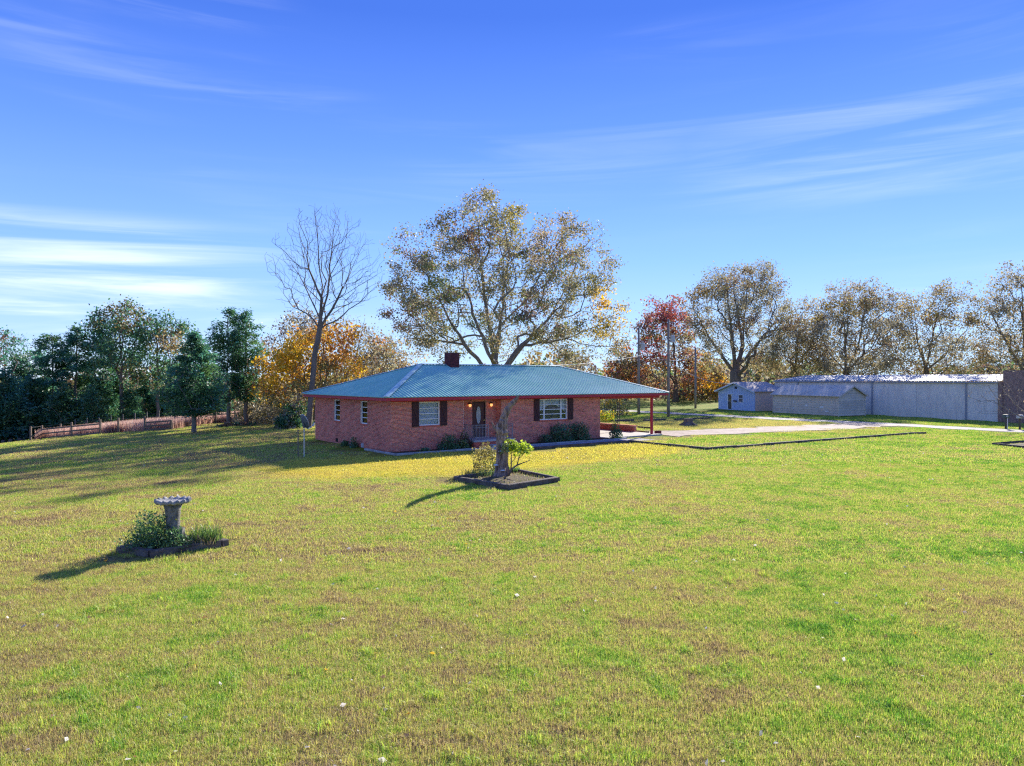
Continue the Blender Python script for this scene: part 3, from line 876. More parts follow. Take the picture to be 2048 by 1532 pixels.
# dead trunk
sp = at(1001, 956)
dead = thing('dead_trunk', 'tall broken dead tree trunk leaning to a splintered tip', 'dead tree', (sp.x, sp.y, gz(sp.x, sp.y)))
k = 1 / 49.5
path = [(1001, 960), (1001, 950), (1002, 935), (1003, 910), (1003, 885), (1003, 868), (1005, 852), (1008, 838), (1014, 823), (1022, 812), (1030, 803), (1036, 796.5)]
rads = [0.40, 0.29, 0.235, 0.205, 0.195, 0.21, 0.165, 0.14, 0.115, 0.09, 0.055, 0.015]
fine, fr_ = [], []
for i in range(len(path) - 1):
    for j in range(3):
        t_ = j / 3
        fine.append(((path[i][0] * (1 - t_) + path[i + 1][0] * t_ - 1001) * k + random.uniform(-0.025, 0.025), random.uniform(-0.025, 0.025), (958 - path[i][1] * (1 - t_) - path[i + 1][1] * t_) * k))
        fr_.append((rads[i] * (1 - t_) + rads[i + 1] * t_))
fine.append(((1036.5 - 1001) * k, 0, (958 - 796.5) * k)); fr_.append(0.015)
DEADB = mat('dead_wood', (0.44, 0.31, 0.25), 0.95, noise=(7, (0.085, 0.055, 0.045), 1.0), bump=(16, 1.0), stretch=0.25)
tk = MB().tube(fine, fr_, 30)
ang = [1 + 0.09 * math.sin(4 * a_ + 1) + random.uniform(-0.17, 0.17) for a_ in np.linspace(0, 6.283, 31)[:-1]]
for i_ in range(len(fine)):
    c_ = Vector(fine[i_])
    for k_ in range(30):
        v_ = Vector(tk.v[i_ * 30 + k_]); f_ = ang[k_] * (1 + random.uniform(-0.09, 0.09))
        tk.v[i_ * 30 + k_] = tuple(c_ + (v_ - c_) * f_)
tk.build('trunk', DEADB, dead)
for pts, rr_ in (([(0.0, -0.12, 1.86), (-0.14, -0.16, 1.95), (-0.26, -0.18, 2.02), (-0.34, -0.19, 2.28)], [0.13, 0.10, 0.055, 0.008]),
                 ([(-0.16, -0.15, 1.98), (-0.12, -0.14, 2.12), (-0.13, -0.13, 2.22)], [0.07, 0.05, 0.01]),
                 ([(-0.05, 0.05, 2.02), (-0.3, 0.1, 2.1), (-0.5, 0.12, 2.28)], [0.03, 0.016, 0.005]), ([(0.52, 0.02, 2.95), (0.66, 0.03, 3.12), (0.78, 0.03, 3.32)], [0.06, 0.035, 0.004]), ([(0.2, -0.05, 2.55), (0.16, -0.08, 2.72), (0.2, -0.08, 2.84)], [0.07, 0.045, 0.005])):
    MB().tube(pts, rr_, 8, rough=0.15).build('broken_branch', DEADB, dead)
for z in (0.55, 1.1, 0.35):
    a = random.uniform(-2.4, -0.6)
    MB().lathe([(0.0, 0.02), (0.09, 0.0), (0.10, -0.02), (0.02, -0.03)], 10, (0.26 * math.cos(a), 0.26 * math.sin(a), z)).build('bracket_fungus', WHITE, dead)

# ------------------------------------------------------------------ foliage
def rand_unit(n):
    v = rng.normal(size=(n, 3)); return v / np.linalg.norm(v, axis=1, keepdims=True)

def leaves_mesh(name, centres, colors, size, aspect=0.6, material=None, droop=0.0, axis=None):
    """one folded rhombus for each leaf spray"""
    n = len(centres); a = rand_unit(n) if axis is None else axis
    if droop: a[:, 2] -= droop; a /= np.linalg.norm(a, axis=1, keepdims=True)
    b = np.cross(a, rand_unit(n)); b /= np.linalg.norm(b, axis=1, keepdims=True) + 1e-9
    nn = np.cross(a, b)
    s = (size * rng.uniform(0.4, 1.4, n))[:, None]
    V_ = np.stack([centres - a * s * 0.5, centres + b * s * 0.5 * aspect + nn * s * 0.08, centres + a * s * 0.5, centres - b * s * 0.5 * aspect + nn * s * 0.08], 1).reshape(-1, 3)
    return mesh_np(name, V_, np.arange(4 * n).reshape(n, 4), material, np.repeat(colors, 4, axis=0))

class Skeleton:
    def __init__(s, base):
        s.p = [np.array(base, float)]; s.par = [-1]; s.pl = [0.0]
    def add(s, pos, par):
        s.p.append(np.array(pos, float)); s.par.append(par)
        s.pl.append(s.pl[par] + float(np.linalg.norm(s.p[-1] - s.p[par]))); return len(s.p) - 1
    def limb(s, pts, start=0, step=0.8, jit=0.05):
        i = start
        for q in pts:
            q = np.array(q, float); a = s.p[i]; L = np.linalg.norm(q - a); n = max(1, int(L / step))
            for k in range(1, n + 1):
                i = s.add(a + (q - a) * k / n + rng.normal(size=3) * jit * (k < n), i)
        return i
    def nearest(s, q):
        P_ = np.array(s.p); return int(np.argmin(np.linalg.norm(P_ - np.array(q), axis=1)))
    def grow(s, attr, bf=0.35, step=0.7, jit=0.07, up=0.0, minz=None):
        cap = len(s.p) + int(len(attr) * 14) + 1000
        P_ = np.zeros((cap, 3)); PL = np.zeros(cap); n = len(s.p)
        P_[:n] = s.p; PL[:n] = s.pl
        ok = np.zeros(cap, bool); ok[:n] = True
        if minz is not None: ok[:n] = P_[:n, 2] >= minz
        order = np.argsort(np.linalg.norm(attr - P_[0], axis=1))
        for a in attr[order]:
            d = np.linalg.norm(P_[:n] - a, axis=1)
            cost = d + bf * PL[:n] + np.where(P_[:n, 2] > a[2] + 0.3, up * (P_[:n, 2] - a[2]), 0) + np.where(ok[:n], 0, 1e6)
            i = int(np.argmin(cost)); q = P_[i].copy(); L = d[i]
            if L < 0.15: continue
            k = max(1, int(L / step)); ip = i
            pdir = q - P_[s.par[i]] if s.par[i] >= 0 else np.array([0, 0, 1.0]); pdir = pdir / (np.linalg.norm(pdir) + 1e-9)
            for j in range(1, k + 1):
                t_ = j / k
                pos = q + (a - q) * t_ + pdir * L * 0.28 * t_ * (1 - t_) + (rng.normal(size=3) * jit if j < k else 0)
                if n >= cap: break
                s.p.append(pos); s.par.append(ip); s.pl.append(PL[ip] + L / k)
                P_[n] = pos; PL[n] = s.pl[-1]; ok[n] = True; ip = n; n += 1
    def radii(s, r0, R):
        n = len(s.p); par = np.array(s.par)
        kids = np.zeros(n, int); np.add.at(kids, par[par >= 0], 1)
        cnt = (kids == 0).astype(float)
        for i in range(n - 1, 0, -1): cnt[par[i]] += cnt[i]
        e = max(1.05, math.log(max(cnt[0], 2)) / math.log(R / r0))
        s.r = r0 * cnt ** (1 / e); s.tip = kids == 0; s.cnt = cnt
        return s.r
    def mesh(s, name, material, flare=1.5):
        P_ = np.array(s.p); par = s.par; n = len(P_); r = s.r
        best = np.full(n, -1)
        for i in range(1, n):
            p = par[i]
            if best[p] < 0 or s.cnt[i] > s.cnt[best[p]]: best[p] = i
        V_, F_ = [], []; off = 0
        starts = [0] + [i for i in range(1, n) if best[par[i]] != i]
        for st_ in starts:
            ch_ = []
            if st_: ch_.append(par[st_])
            i = st_
            while i >= 0: ch_.append(i); i = best[i]
            if len(ch_) < 2: continue
            Q = P_[ch_]; R_ = r[ch_].copy()
            if st_: R_[0] = R_[1]
            else:
                h = Q[:, 2] - Q[0, 2]; R_ = R_ * (1 + (flare - 1) * np.exp(-h / 0.5))
            k = 9 if R_.max() > 0.15 else (5 if R_.max() > 0.045 else 3)
            T = np.gradient(Q, axis=0); T /= np.linalg.norm(T, axis=1, keepdims=True) + 1e-9
            ref = np.array([1.0, 0.1, 0.0]) if abs(T[0, 0]) < 0.8 else np.array([0.1, 1.0, 0.0])
            A = ref - T * (T @ ref)[:, None]; A /= np.linalg.norm(A, axis=1, keepdims=True) + 1e-9
            B = np.cross(T, A); an = 2 * np.pi * np.arange(k) / k
            ring_ = Q[:, None] + R_[:, None, None] * (A[:, None] * np.cos(an)[None, :, None] + B[:, None] * np.sin(an)[None, :, None])
            m_ = len(Q); V_.append(ring_.reshape(-1, 3))
            b_ = np.arange(m_ - 1)[:, None] * k; c_ = np.arange(k)[None]; d_ = (np.arange(k) + 1) % k
            F_.append(np.stack([b_ + c_, b_ + d_[None], b_ + k + d_[None], b_ + k + c_], -1).reshape(-1, 4) + off); off += m_ * k
        return mesh_np(name, np.concatenate(V_), np.concatenate(F_), material, smooth_shade=True)

def in_circles(circles, n, D, x0, ydep, yc=0.0):
    """random points whose outline (seen along y) is the union of the circles (u, v, r in photo pixels at distance D)"""
    C = np.array(circles, float); w_ = C[:, 2] ** 2; idx = rng.choice(len(C), n, p=w_ / w_.sum())
    a = rng.uniform(0, 2 * np.pi, n); rr_ = np.sqrt(rng.uniform(0, 1, n)) * C[idx, 2]
    u = C[idx, 0] + rr_ * np.cos(a); v = C[idx, 1] + rr_ * np.sin(a)
    x = (u - 1024) / F * D - x0; z = CAMZ - (v - HOR) / F * D
    half = max(abs(x).max(), 1.0)
    y = yc + rng.uniform(-1, 1, n) * ydep * np.sqrt(np.clip(1 - (x / (half * 1.05)) ** 2, 0.08, 1))
    k = 1 - 0.22 * ((y - yc) / max(ydep, 0.1)) ** 2          # the crown rounds off towards front and back
    xm, zm = x.mean(), z.mean() - 2.0
    return np.stack([xm + (x - xm) * k, y, zm + (z - zm) * k], 1)

OLIVE, TAN, YEL, ORA, REDL, GRN, DKG = (0.28, 0.25, 0.09), (0.43, 0.32, 0.16), (0.78, 0.50, 0.03), (0.62, 0.27, 0.045), (0.42, 0.10, 0.075), (0.21, 0.26, 0.07), (0.09, 0.215, 0.085)
GREY = (0.33, 0.30, 0.20); BROWN = (0.21, 0.125, 0.075); TEAL = (0.085, 0.265, 0.17); LIME = (0.42, 0.54, 0.04); MIDG = (0.11, 0.22, 0.07)

def leaf_colors(pts, palette, spots=(), scale=0.45, world=(0, 0, 0)):
    """palette [(colour, weight)] picked by clump; spots [(x, z, radius, colour)] in tree space"""
    n = len(pts); cols_ = np.array([c for c, w in palette]); w_ = np.array([w for c, w in palette], float); cw = np.cumsum(w_ / w_.sum())
    ph = rng.uniform(0, 50, 3); q = pts * scale
    f = np.sin(q[:, 0] * 2.1 + ph[0] + 1.3 * np.sin(q[:, 2] * 1.7)) + np.sin(q[:, 1] * 1.9 + ph[1] + 1.1 * np.sin(q[:, 0] * 1.3)) + np.sin(q[:, 2] * 2.3 + ph[2])
    f = (f / 3 + 1) / 2
    f = np.clip((f - 0.5) * 1.5 + 0.5 + rng.normal(0, 0.16, n), 0, 0.999)
    c = cols_[np.minimum(np.searchsorted(cw, f), len(cols_) - 1)].copy()
    for sx, sz, sr, sc_ in spots:
        d = np.hypot(pts[:, 0] - sx, pts[:, 2] - sz) / sr
        hit = rng.uniform(0, 1, n) < np.clip(1.25 - d, 0, 0.85)
        c[hit] = np.array(sc_)
    return c * rng.uniform(0.6, 1.35, (n, 1))

def px2(u, v, D, x0):
    return ((u - 1024) / F * D - x0, CAMZ - (v - HOR) / F * D)

LEAF = leaf_mat('leaf', 0.5); NEEDLE = leaf_mat('needle', 0.5)

def px_tree(name, label, u0, D, circles, limbs, n_attr, R, r0, leaf, palette, spots=(), ydep=5.0, bf=0.35, group=None, bark=None,
            extra_bare=0, spread=0.42, per=10, aspect=0.6, lmat=None, jit=0.07, leaf_circles=None, up=0.3, minz=None, base_z=None, scale_c=0.45, step=0.7):
    """deciduous tree: limbs [[(u, v), ...]] in photo pixels at distance D; leaf = spray size or 0"""
    b = col_at(u0, D); z0 = b.z
    x0 = b.x
    root = thing(name, label, 'tree', (x0, D, z0), group=group)
    sk = Skeleton((0, 0, -0.15))
    ends = []
    for k_, lb in enumerate(limbs):
        pts_ = []; dy = 0.0; slope = rng.uniform(-0.35, 0.35) if k_ else 0.0
        for i, (u, v) in enumerate(lb):
            x, z = px2(u, v, D, x0); z -= z0
            if i: dy = slope * i / len(lb) * ydep * 1.6
            pts_.append((x, dy, z))
        st_ = 0 if k_ == 0 else sk.nearest((pts_[0][0], 0, pts_[0][2]))
        if k_: pts_ = [(p[0], p[1] + sk.p[st_][1], p[2]) for p in pts_[1:]]
        sk.limb(pts_, st_, jit=jit)
    A = in_circles(circles, n_attr, D, x0, ydep); A[:, 2] -= z0
    A = A[A[:, 2] > 0.8]
    sk.grow(A, bf, step, jit, up, minz)
    sk.radii(r0, R)
    add_obj('trunk', sk.mesh('trunk', bark or BARK), root)
    if leaf:
        P_ = np.array(sk.p); ok = (sk.r < r0 * 2.6)
        T = P_[ok]
        if leaf_circles is not None:
            u = (T[:, 0] + x0) / D * F + 1024; v = HOR - (T[:, 2] + z0 - CAMZ) / D * F
            keep = np.zeros(len(T), bool)
            for cu, cv, cr in leaf_circles: keep |= np.hypot(u - cu, v - cv) < cr
            T = T[keep]
        w_ = rng.gamma(1.1, 0.9, len(T)); cnt = rng.poisson(per * w_)
        Cn = np.repeat(T, cnt, axis=0); Cn = Cn + rng.normal(size=Cn.shape) * spread * np.array([1, 1, 0.75])
        sp_ = [(*px2(u, v, D, x0), r / F * D, c) for u, v, r, c in spots]; sp_ = [(x, z - z0, r, c) for x, z, r, c in sp_]
        add_obj('crown', leaves_mesh('crown', Cn, leaf_colors(Cn, palette, sp_, scale_c), leaf, aspect, lmat or LEAF), root)
    return root

def conifer(name, label, u0, D, prof, R, palette, group=None, n=9000, leaf=0.30, trunk_to=None, base=None, bark=None, thin=1.0, lobes=7):
    """evergreen: prof [(height m, radius m)] of the crown; sprays on drooping branch layers"""
    b = col_at(u0, D) if base is None else base
    root = thing(name, label, 'tree', b, group=group)
    sk = Skeleton((0, 0, -0.1)); top = prof[-1][0]
    sk.limb([(rng.normal() * 0.1, rng.normal() * 0.1, top * 0.5), (rng.normal() * 0.15, rng.normal() * 0.1, top * 0.97)], 0, 0.6, 0.03)
    hs_ = np.array([p[0] for p in prof]); rs_ = np.array([p[1] for p in prof])
    nb = int(90 * thin)
    hh = rng.uniform(hs_[0], hs_[-1], nb * 4); keep = rng.uniform(0, rs_.max(), nb * 4) < np.interp(hh, hs_, rs_) + 0.3; hh = hh[keep][:nb]
    aa = rng.uniform(0, 2 * np.pi, len(hh)); ph = rng.uniform(0, 6.28)
    rr_ = np.interp(hh, hs_, rs_) * (0.62 + 0.38 * rng.uniform(0, 1, len(hh))) * (1 + 0.16 * np.sin(lobes * aa + ph + hh))
    A = np.stack([rr_ * np.cos(aa), rr_ * np.sin(aa), hh], 1)
    sk.grow(A, 0.15, 0.5, 0.05, 0.8)
    sk.radii(0.012, R)
    add_obj('trunk', sk.mesh('trunk', bark or BARK, 1.3), root)
    # sprays gather on the outer part of each branch
    ix = rng.integers(0, len(A), n); t_ = 1 - 0.75 * rng.uniform(0, 1, n) ** 1.4
    Cn = A[ix] * np.stack([t_, t_, np.ones(n)], 1) + np.stack([np.zeros(n), np.zeros(n), (t_ - 1) * rr_[ix] * 0.10], 1)
    Cn += rng.normal(size=Cn.shape) * np.array([0.27, 0.27, 0.2]) * (0.6 + leaf)
    ax = Cn * np.array([1, 1, 0]); ax = ax / (np.linalg.norm(ax, axis=1, keepdims=True) + 1e-6) + rng.normal(size=Cn.shape) * 0.55; ax /= np.linalg.norm(ax, axis=1, keepdims=True)
    add_obj('crown', leaves_mesh('crown', Cn, leaf_colors(Cn, palette, (), 0.8), leaf, 0.36, NEEDLE, axis=ax), root)
    return root

def bush(name, label, loc, rx, ry, h, n, size, palette, group=None, stems=6, lmat=None, base_z=None, aspect=0.6, cat='shrub', hollow=0.3):
    loc = Vector(loc)
    root = thing(name, label, cat, loc, group=group)
    sk = Skeleton((0, 0, -0.05))
    A = rand_unit(stems * 7) * rng.uniform(0.5, 0.95, (stems * 7, 1)); A[:, 2] = np.abs(A[:, 2])
    A = A * np.array([rx, ry, h * 0.95]); A[:, 2] += 0.08 * h
    sk.grow(A, 0.15, max(0.12, h / 6), 0.02, 0.6); sk.radii(0.004 + 0.002 * h, 0.02 + 0.015 * h)
    add_obj('stems', sk.mesh('stems', BARK, 1.0), root)
    d = rand_unit(n); d[:, 2] = np.abs(d[:, 2]) * 1.05 - 0.05
    lob = 1 + 0.18 * np.sin(d[:, 0] * 7 + rng.uniform(0, 6)) * np.sin(d[:, 1] * 6 + rng.uniform(0, 6)) + 0.12 * np.sin(d[:, 2] * 9 + rng.uniform(0, 6))
    r_ = (hollow + (1 - hollow) * rng.uniform(0, 1, n) ** 0.5) * lob
    Cn = d * r_[:, None] * np.array([rx, ry, h]); Cn[:, 2] = np.maximum(Cn[:, 2], 0.02)
    add_obj('foliage', leaves_mesh('foliage', Cn, leaf_colors(Cn, palette, (), 2.0), size, aspect, lmat or LEAF), root)
    return root

# ---- the big tree behind the house
OAKC = [(955, 440, 46), (925, 475, 46), (1000, 435, 42), (975, 412, 34), (1020, 455, 36), (865, 495, 55), (815, 520, 45), (795, 575, 40), (870, 580, 60), (950, 540, 62), (1040, 495, 58), (1110, 485, 48),
        (1165, 480, 42), (1185, 545, 45), (1100, 565, 62), (1010, 600, 62), (930, 640, 55), (850, 650, 52), (815, 620, 45), (1175, 620, 58), (1232, 640, 36), (1100, 650, 58), (880, 700, 38), (1140, 690, 40), (1215, 690, 34), (1005, 690, 45)]
px_tree('oak_tree', 'huge spreading oak rising behind the green roof with olive and yellow leaves', 992, 68, OAKC,
        [[(992, 780), (990, 735), (985, 690), (972, 610), (962, 530), (958, 445)], [(988, 740), (1000, 650), (1010, 560), (1022, 470)], [(995, 750), (1045, 690), (1095, 640), (1140, 560), (1170, 490)],
         [(988, 750), (930, 690), (900, 640), (868, 570), (825, 520)], [(1045, 690), (1130, 678), (1205, 650)], [(930, 690), (870, 680), (815, 625)], [(990, 735), (950, 640), (925, 560), (915, 470)], [(1000, 650), (1060, 590), (1100, 500)]],
        820, 0.62, 0.016, 0.205, [(OLIVE, 3.2), (GREY, 3.0), (TAN, 1.5), (GRN, 1.5), (BROWN, 1.8)],
        spots=[(1235, 640, 42, YEL), (1210, 600, 30, YEL), (1035, 460, 40, (0.34, 0.28, 0.05)), (1090, 480, 40, TAN), (885, 570, 35, GRN), (860, 490, 25, (0.38, 0.27, 0.04)), (930, 650, 40, GRN), (1200, 660, 40, (0.45, 0.33, 0.06))],
        ydep=9.0, bf=0.32, bark=PALEBARK, per=62, spread=0.40)

# ---- bare tree at the left of the house
BAREC = [(640, 470, 55), (600, 500, 48), (690, 475, 52), (730, 515, 38), (570, 525, 32), (560, 548, 22), (745, 553, 24), (715, 590, 26), (582, 592, 26), (650, 530, 60), (700, 560, 45), (600, 570, 40), (640, 440, 40), (680, 430, 28), (612, 440, 24), (740, 560, 20), (660, 600, 40)]
px_tree('bare_tree', 'tall leafless tree with upswept bare branches beside the house corner', 617, 58, BAREC,
        [[(617, 850), (622, 790), (628, 730), (636, 680), (641, 640), (645, 570), (637, 500), (630, 430)], [(641, 640), (655, 590), (662, 510), (672, 420)], [(638, 660), (675, 600), (705, 540), (735, 480)],
         [(641, 645), (615, 590), (590, 545), (562, 505)], [(655, 620), (700, 585), (755, 552)], [(645, 600), (620, 540), (600, 460)], [(660, 560), (690, 500), (700, 440)], [(618, 600), (590, 580), (560, 560)], [(640, 655), (608, 618), (568, 588)], [(644, 640), (700, 603), (748, 588)]],
        1150, 0.22, 0.0085, 0.16, [(BROWN, 2), (ORA, 1)], ydep=4.0, bf=0.5, per=2.0, spread=0.25, leaf_circles=[(640, 630, 30), (650, 590, 8)], minz=6.2, up=1.0, jit=0.05, step=0.6)

# ---- yellow maple and thin trees behind it
px_tree('maple_tree', 'low spreading maple with yellow and orange leaves behind the bare tree', 640, 63, [(560, 735, 45), (600, 720, 45), (640, 690, 45), (680, 700, 40), (600, 770, 50), (550, 780, 38), (660, 740, 45), (700, 740, 30), (620, 665, 30), (690, 660, 25), (540, 730, 25), (610, 810, 30)],
        [[(632, 850), (635, 800), (640, 740), (645, 680)], [(636, 800), (600, 760), (560, 730)], [(638, 780), (670, 730), (700, 700)], [(636, 810), (590, 790), (545, 780)]],
        330, 0.22, 0.012, 0.27, [(YEL, 4), ((0.62, 0.38, 0.06), 2.5), (ORA, 2), (TAN, 1), (OLIVE, 1)], spots=[(560, 815, 40, OLIVE), (640, 790, 45, OLIVE), (560, 740, 45, YEL), (690, 690, 35, ORA)], ydep=4.5, per=42, spread=0.42)
for (u, top, D, lab) in ((690, 605, 74, 'slender half bare tree with brown tips between bare tree and oak'), (745, 640, 78, 'thin grey twiggy tree half hidden behind the left roof hip')):
    px_tree('thin_tree', lab, u, D, [(u, top + 30, 28), (u - 35, top + 60, 28), (u + 35, top + 55, 28), (u + 10, top + 90, 45), (u + 45, top + 100, 28), (u - 20, top + 120, 35)],
            [[(u, 850), (u, 760), (u - 3, top + 80), (u - 8, top + 15)], [(u, 760), (u + 25, top + 90), (u + 38, top + 30)], [(u, 770), (u - 20, top + 110), (u - 32, top + 50)]],
            190, 0.16, 0.011, 0.24, [(BROWN, 2), (TAN, 2), (GREY, 3), (OLIVE, 1)], ydep=3.5, per=6, spread=0.32, bf=0.5, minz=3)
px_tree('grey_tree', 'rounded grey brown tree top showing behind the bare trunk', 590, 80, [(605, 640, 38), (575, 655, 28), (630, 660, 30), (560, 690, 30), (610, 690, 40)],
        [[(595, 850), (598, 740), (602, 660)], [(598, 740), (570, 690)]], 160, 0.2, 0.012, 0.27, [(GREY, 3), (BROWN, 3), (TAN, 1)], ydep=3.5, per=20, spread=0.4)
px_tree('low_tree', 'pale tan low tree showing over the left slope of the roof', 770, 84, [(770, 720, 40), (730, 730, 35), (810, 715, 40), (760, 690, 30), (700, 745, 30)],
        [[(765, 840), (765, 760), (768, 700)], [(765, 760), (735, 725)], [(765, 760), (800, 715)]], 190, 0.2, 0.012, 0.30, [(TAN, 3), (GREY, 3), (OLIVE, 2), (ORA, 0.6)], ydep=4, per=24, spread=0.45)

# ---- cedars on the left lawn
conifer('cedar_tree', 'broad dark green cedar with a rounded crown on the left lawn', 388, 57, [(1.6, 1.9), (2.4, 2.6), (3.6, 2.7), (5.0, 2.1), (6.3, 1.35), (7.4, 0.55), (7.9, 0.1)], 0.17, [(DKG, 4), (TEAL, 2.5), (MIDG, 1)], n=17000, leaf=0.26, thin=2.2, bark=PALEBARK)
for (u, D, h, lab) in ((458, 66, 11.0, 'tall ragged evergreen, the thicker trunk of the pair by the maple'), (492, 66.5, 10.7, 'tall ragged evergreen, the slimmer trunk of the pair by the maple')):
    conifer('evergreen_tree', lab, u, D, [(2.2, 0.9), (4.0, 1.5), (5.5, 1.8), (7.2, 2.3), (8.5, 1.9), (h - 1.0, 0.9), (h, 0.15)], 0.19, [(DKG, 4), (TEAL, 2), (MIDG, 2)], n=9500, leaf=0.27, thin=1.3, lobes=5)
p = col_at(510, 66)
for (u, D, rx, h, lab) in ((505, 68, 1.9, 2.6, 'grey green wild shrub at the foot of the evergreen pair'), (560, 66, 2.6, 3.0, 'pale tangled shrub under the yellow maple'), (592, 60, 1.6, 2.4, 'dark shrub by the bare tree trunk behind the dish'), (578, 58, 1.2, 1.5, 'low dark shrub in the shade behind the dish pole'), (535, 72, 2.5, 2.6, 'loose silvery shrub behind the maple')):
    bush('wild_shrub', lab, col_at(u, D), rx, rx * 0.8, h, 1900, 0.24, [(DKG, 2), (MIDG, 2), (GREY, 2)] if 'dark' in lab else [(GREY, 3), (TAN, 2), (OLIVE, 2)])
# leaf litter and root mound under the pair
bush('brush_pile', 'low heap of dark brush at the foot of the evergreen pair', col_at(480, 64.5), 2.0, 0.9, 0.35, 700, 0.22, [(BROWN, 3), (DKG, 2), (TAN, 1)], cat='brush')

# ---- woods on the left
WG = 'trees of the left wood'
px_tree('wood_tree', 'tall airy hardwood, tallest crown of the left wood behind the fence', 243, 84, [(240, 640, 38), (205, 660, 30), (275, 650, 32), (225, 690, 40), (265, 695, 38), (245, 740, 40), (200, 700, 22), (255, 625, 25)],
        [[(243, 860), (243, 780), (242, 700), (238, 640)], [(243, 770), (220, 720), (205, 670)], [(243, 760), (265, 710), (280, 655)]], 300, 0.24, 0.014, 0.30, [(DKG, 4), (TEAL, 3), (MIDG, 2.5), (OLIVE, 1)],
        spots=[(245, 620, 28, (0.20, 0.15, 0.045)), (280, 650, 20, (0.22, 0.15, 0.05))], ydep=4, per=34, spread=0.48, group=WG)
px_tree('wood_tree', 'hardwood with a brown tipped crown between the tallest wood tree and the cedar', 318, 86, [(315, 645, 28), (345, 665, 26), (300, 680, 26), (335, 705, 32), (310, 740, 34), (365, 690, 18)],
        [[(316, 860), (316, 780), (315, 700), (314, 640)], [(316, 740), (340, 690), (352, 660)], [(316, 750), (298, 700)]], 220, 0.2, 0.014, 0.30, [(DKG, 3), (MIDG, 3), (TEAL, 1.5), (OLIVE, 2), (TAN, 1)], ydep=3.6, per=32, spread=0.46, group=WG)
px_tree('wood_tree', 'thin dark tree with lacy crown at the far left of the wood', 12, 82, [(15, 690, 30), (-10, 680, 34), (-30, 700, 30), (30, 715, 22), (5, 725, 30)],
        [[(10, 870), (10, 790), (8, 690)], [(10, 770), (28, 710)], [(10, 780), (-20, 700)]], 190, 0.18, 0.013, 0.27, [(DKG, 3), (TEAL, 3), (BROWN, 1)], ydep=3.5, per=14, spread=0.4, group=WG)
for (u, D, h, lab) in ((103, 82, 12.4, 'ragged blue green pine standing alone left in the wood, flat layered branches'), (152, 83, 12.8, 'ragged blue green pine with forked top next to the tallest wood tree'), (205, 88, 11.2, 'shorter dark pine half hidden by the tallest wood tree'), (60, 86, 10.6, 'shorter dark pine between the lacy tree and the lone ragged pine')):
    conifer('pine_tree', lab, u, D, [(2.0, 1.2), (4.5, 2.0), (6.5, 2.6), (8.5, 2.4), (10.2, 1.9), (11.6, 1.1), (h, 0.25)], 0.2, [(TEAL, 3), (DKG, 3), (MIDG, 1)], n=8500, leaf=0.34, thin=1.0, lobes=4)
def copy_tree(o, loc, rz, sc_, label, group):
    c = o.copy(); col.objects.link(c); c.location = loc; c.rotation_euler = (0, 0, rz); c.scale = (sc_, sc_, sc_)
    c['label'] = label; c['group'] = group
    for ch_ in o.children:
        k_ = ch_.copy(); col.objects.link(k_); k_.parent = c
    return c
UL = 'dense dark evergreen filling the lower wood behind the fence'
UG = 'understory evergreens of the left wood'
u_a = conifer('understory_tree', UL, 60, 80, [(0.3, 1.6), (1.5, 2.3), (3.2, 2.2), (5.0, 1.5), (6.6, 0.5), (7.2, 0.1)], 0.13, [(TEAL, 4), (DKG, 3), (MIDG, 1)], group=UG, n=7500, leaf=0.36, thin=1.4)
u_b = conifer('understory_tree', UL, 205, 84, [(0.3, 1.3), (2, 2.0), (4, 1.7), (5.8, 1.0), (6.8, 0.2)], 0.12, [(DKG, 4), (TEAL, 2), (MIDG, 2)], group=UG, n=6000, leaf=0.36, thin=1.3)
k_ = 0
for (u, D, sc_) in ((-30, 76, 1.05), (-65, 80, 1.1), (10, 77, 1.1), (35, 84, 1.15), (95, 86, 1.0), (125, 80, 0.9), (165, 88, 1.0), (185, 80, 0.8), (235, 88, 0.9), (262, 84, 0.75), (290, 90, 0.85), (330, 92, 0.9), (360, 88, 0.7), (405, 96, 0.8), (440, 98, 0.75), (-100, 84, 1.1)):
    copy_tree((u_a, u_b)[k_ % 2], col_at(u, D), rng.uniform(0, 6.28), sc_, UL, UG); k_ += 1

# ---- trees on the right
px_tree('oak_tree', 'stout oak with thick forking trunk behind the blue cottage', 1472, 108, [(1475, 565, 40), (1440, 560, 35), (1520, 560, 38), (1550, 580, 25), (1410, 600, 32), (1460, 620, 50), (1520, 625, 48), (1400, 640, 35), (1560, 640, 30), (1430, 680, 45), (1500, 690, 45), (1385, 600, 20), (1550, 690, 30)],
        [[(1472, 800), (1470, 745), (1468, 710), (1460, 640), (1452, 560)], [(1472, 740), (1490, 690), (1500, 620), (1510, 550)], [(1470, 740), (1430, 690), (1405, 640), (1385, 595)], [(1475, 735), (1515, 690), (1550, 640)], [(1490, 690), (1480, 600), (1478, 550)]],
        600, 0.85, 0.018, 0.27, [(GREY, 4), (OLIVE, 3), (TAN, 2), (BROWN, 1)], spots=[(1385, 600, 25, (0.32, 0.2, 0.05))], ydep=8, per=38, spread=0.52, bark=BARK)
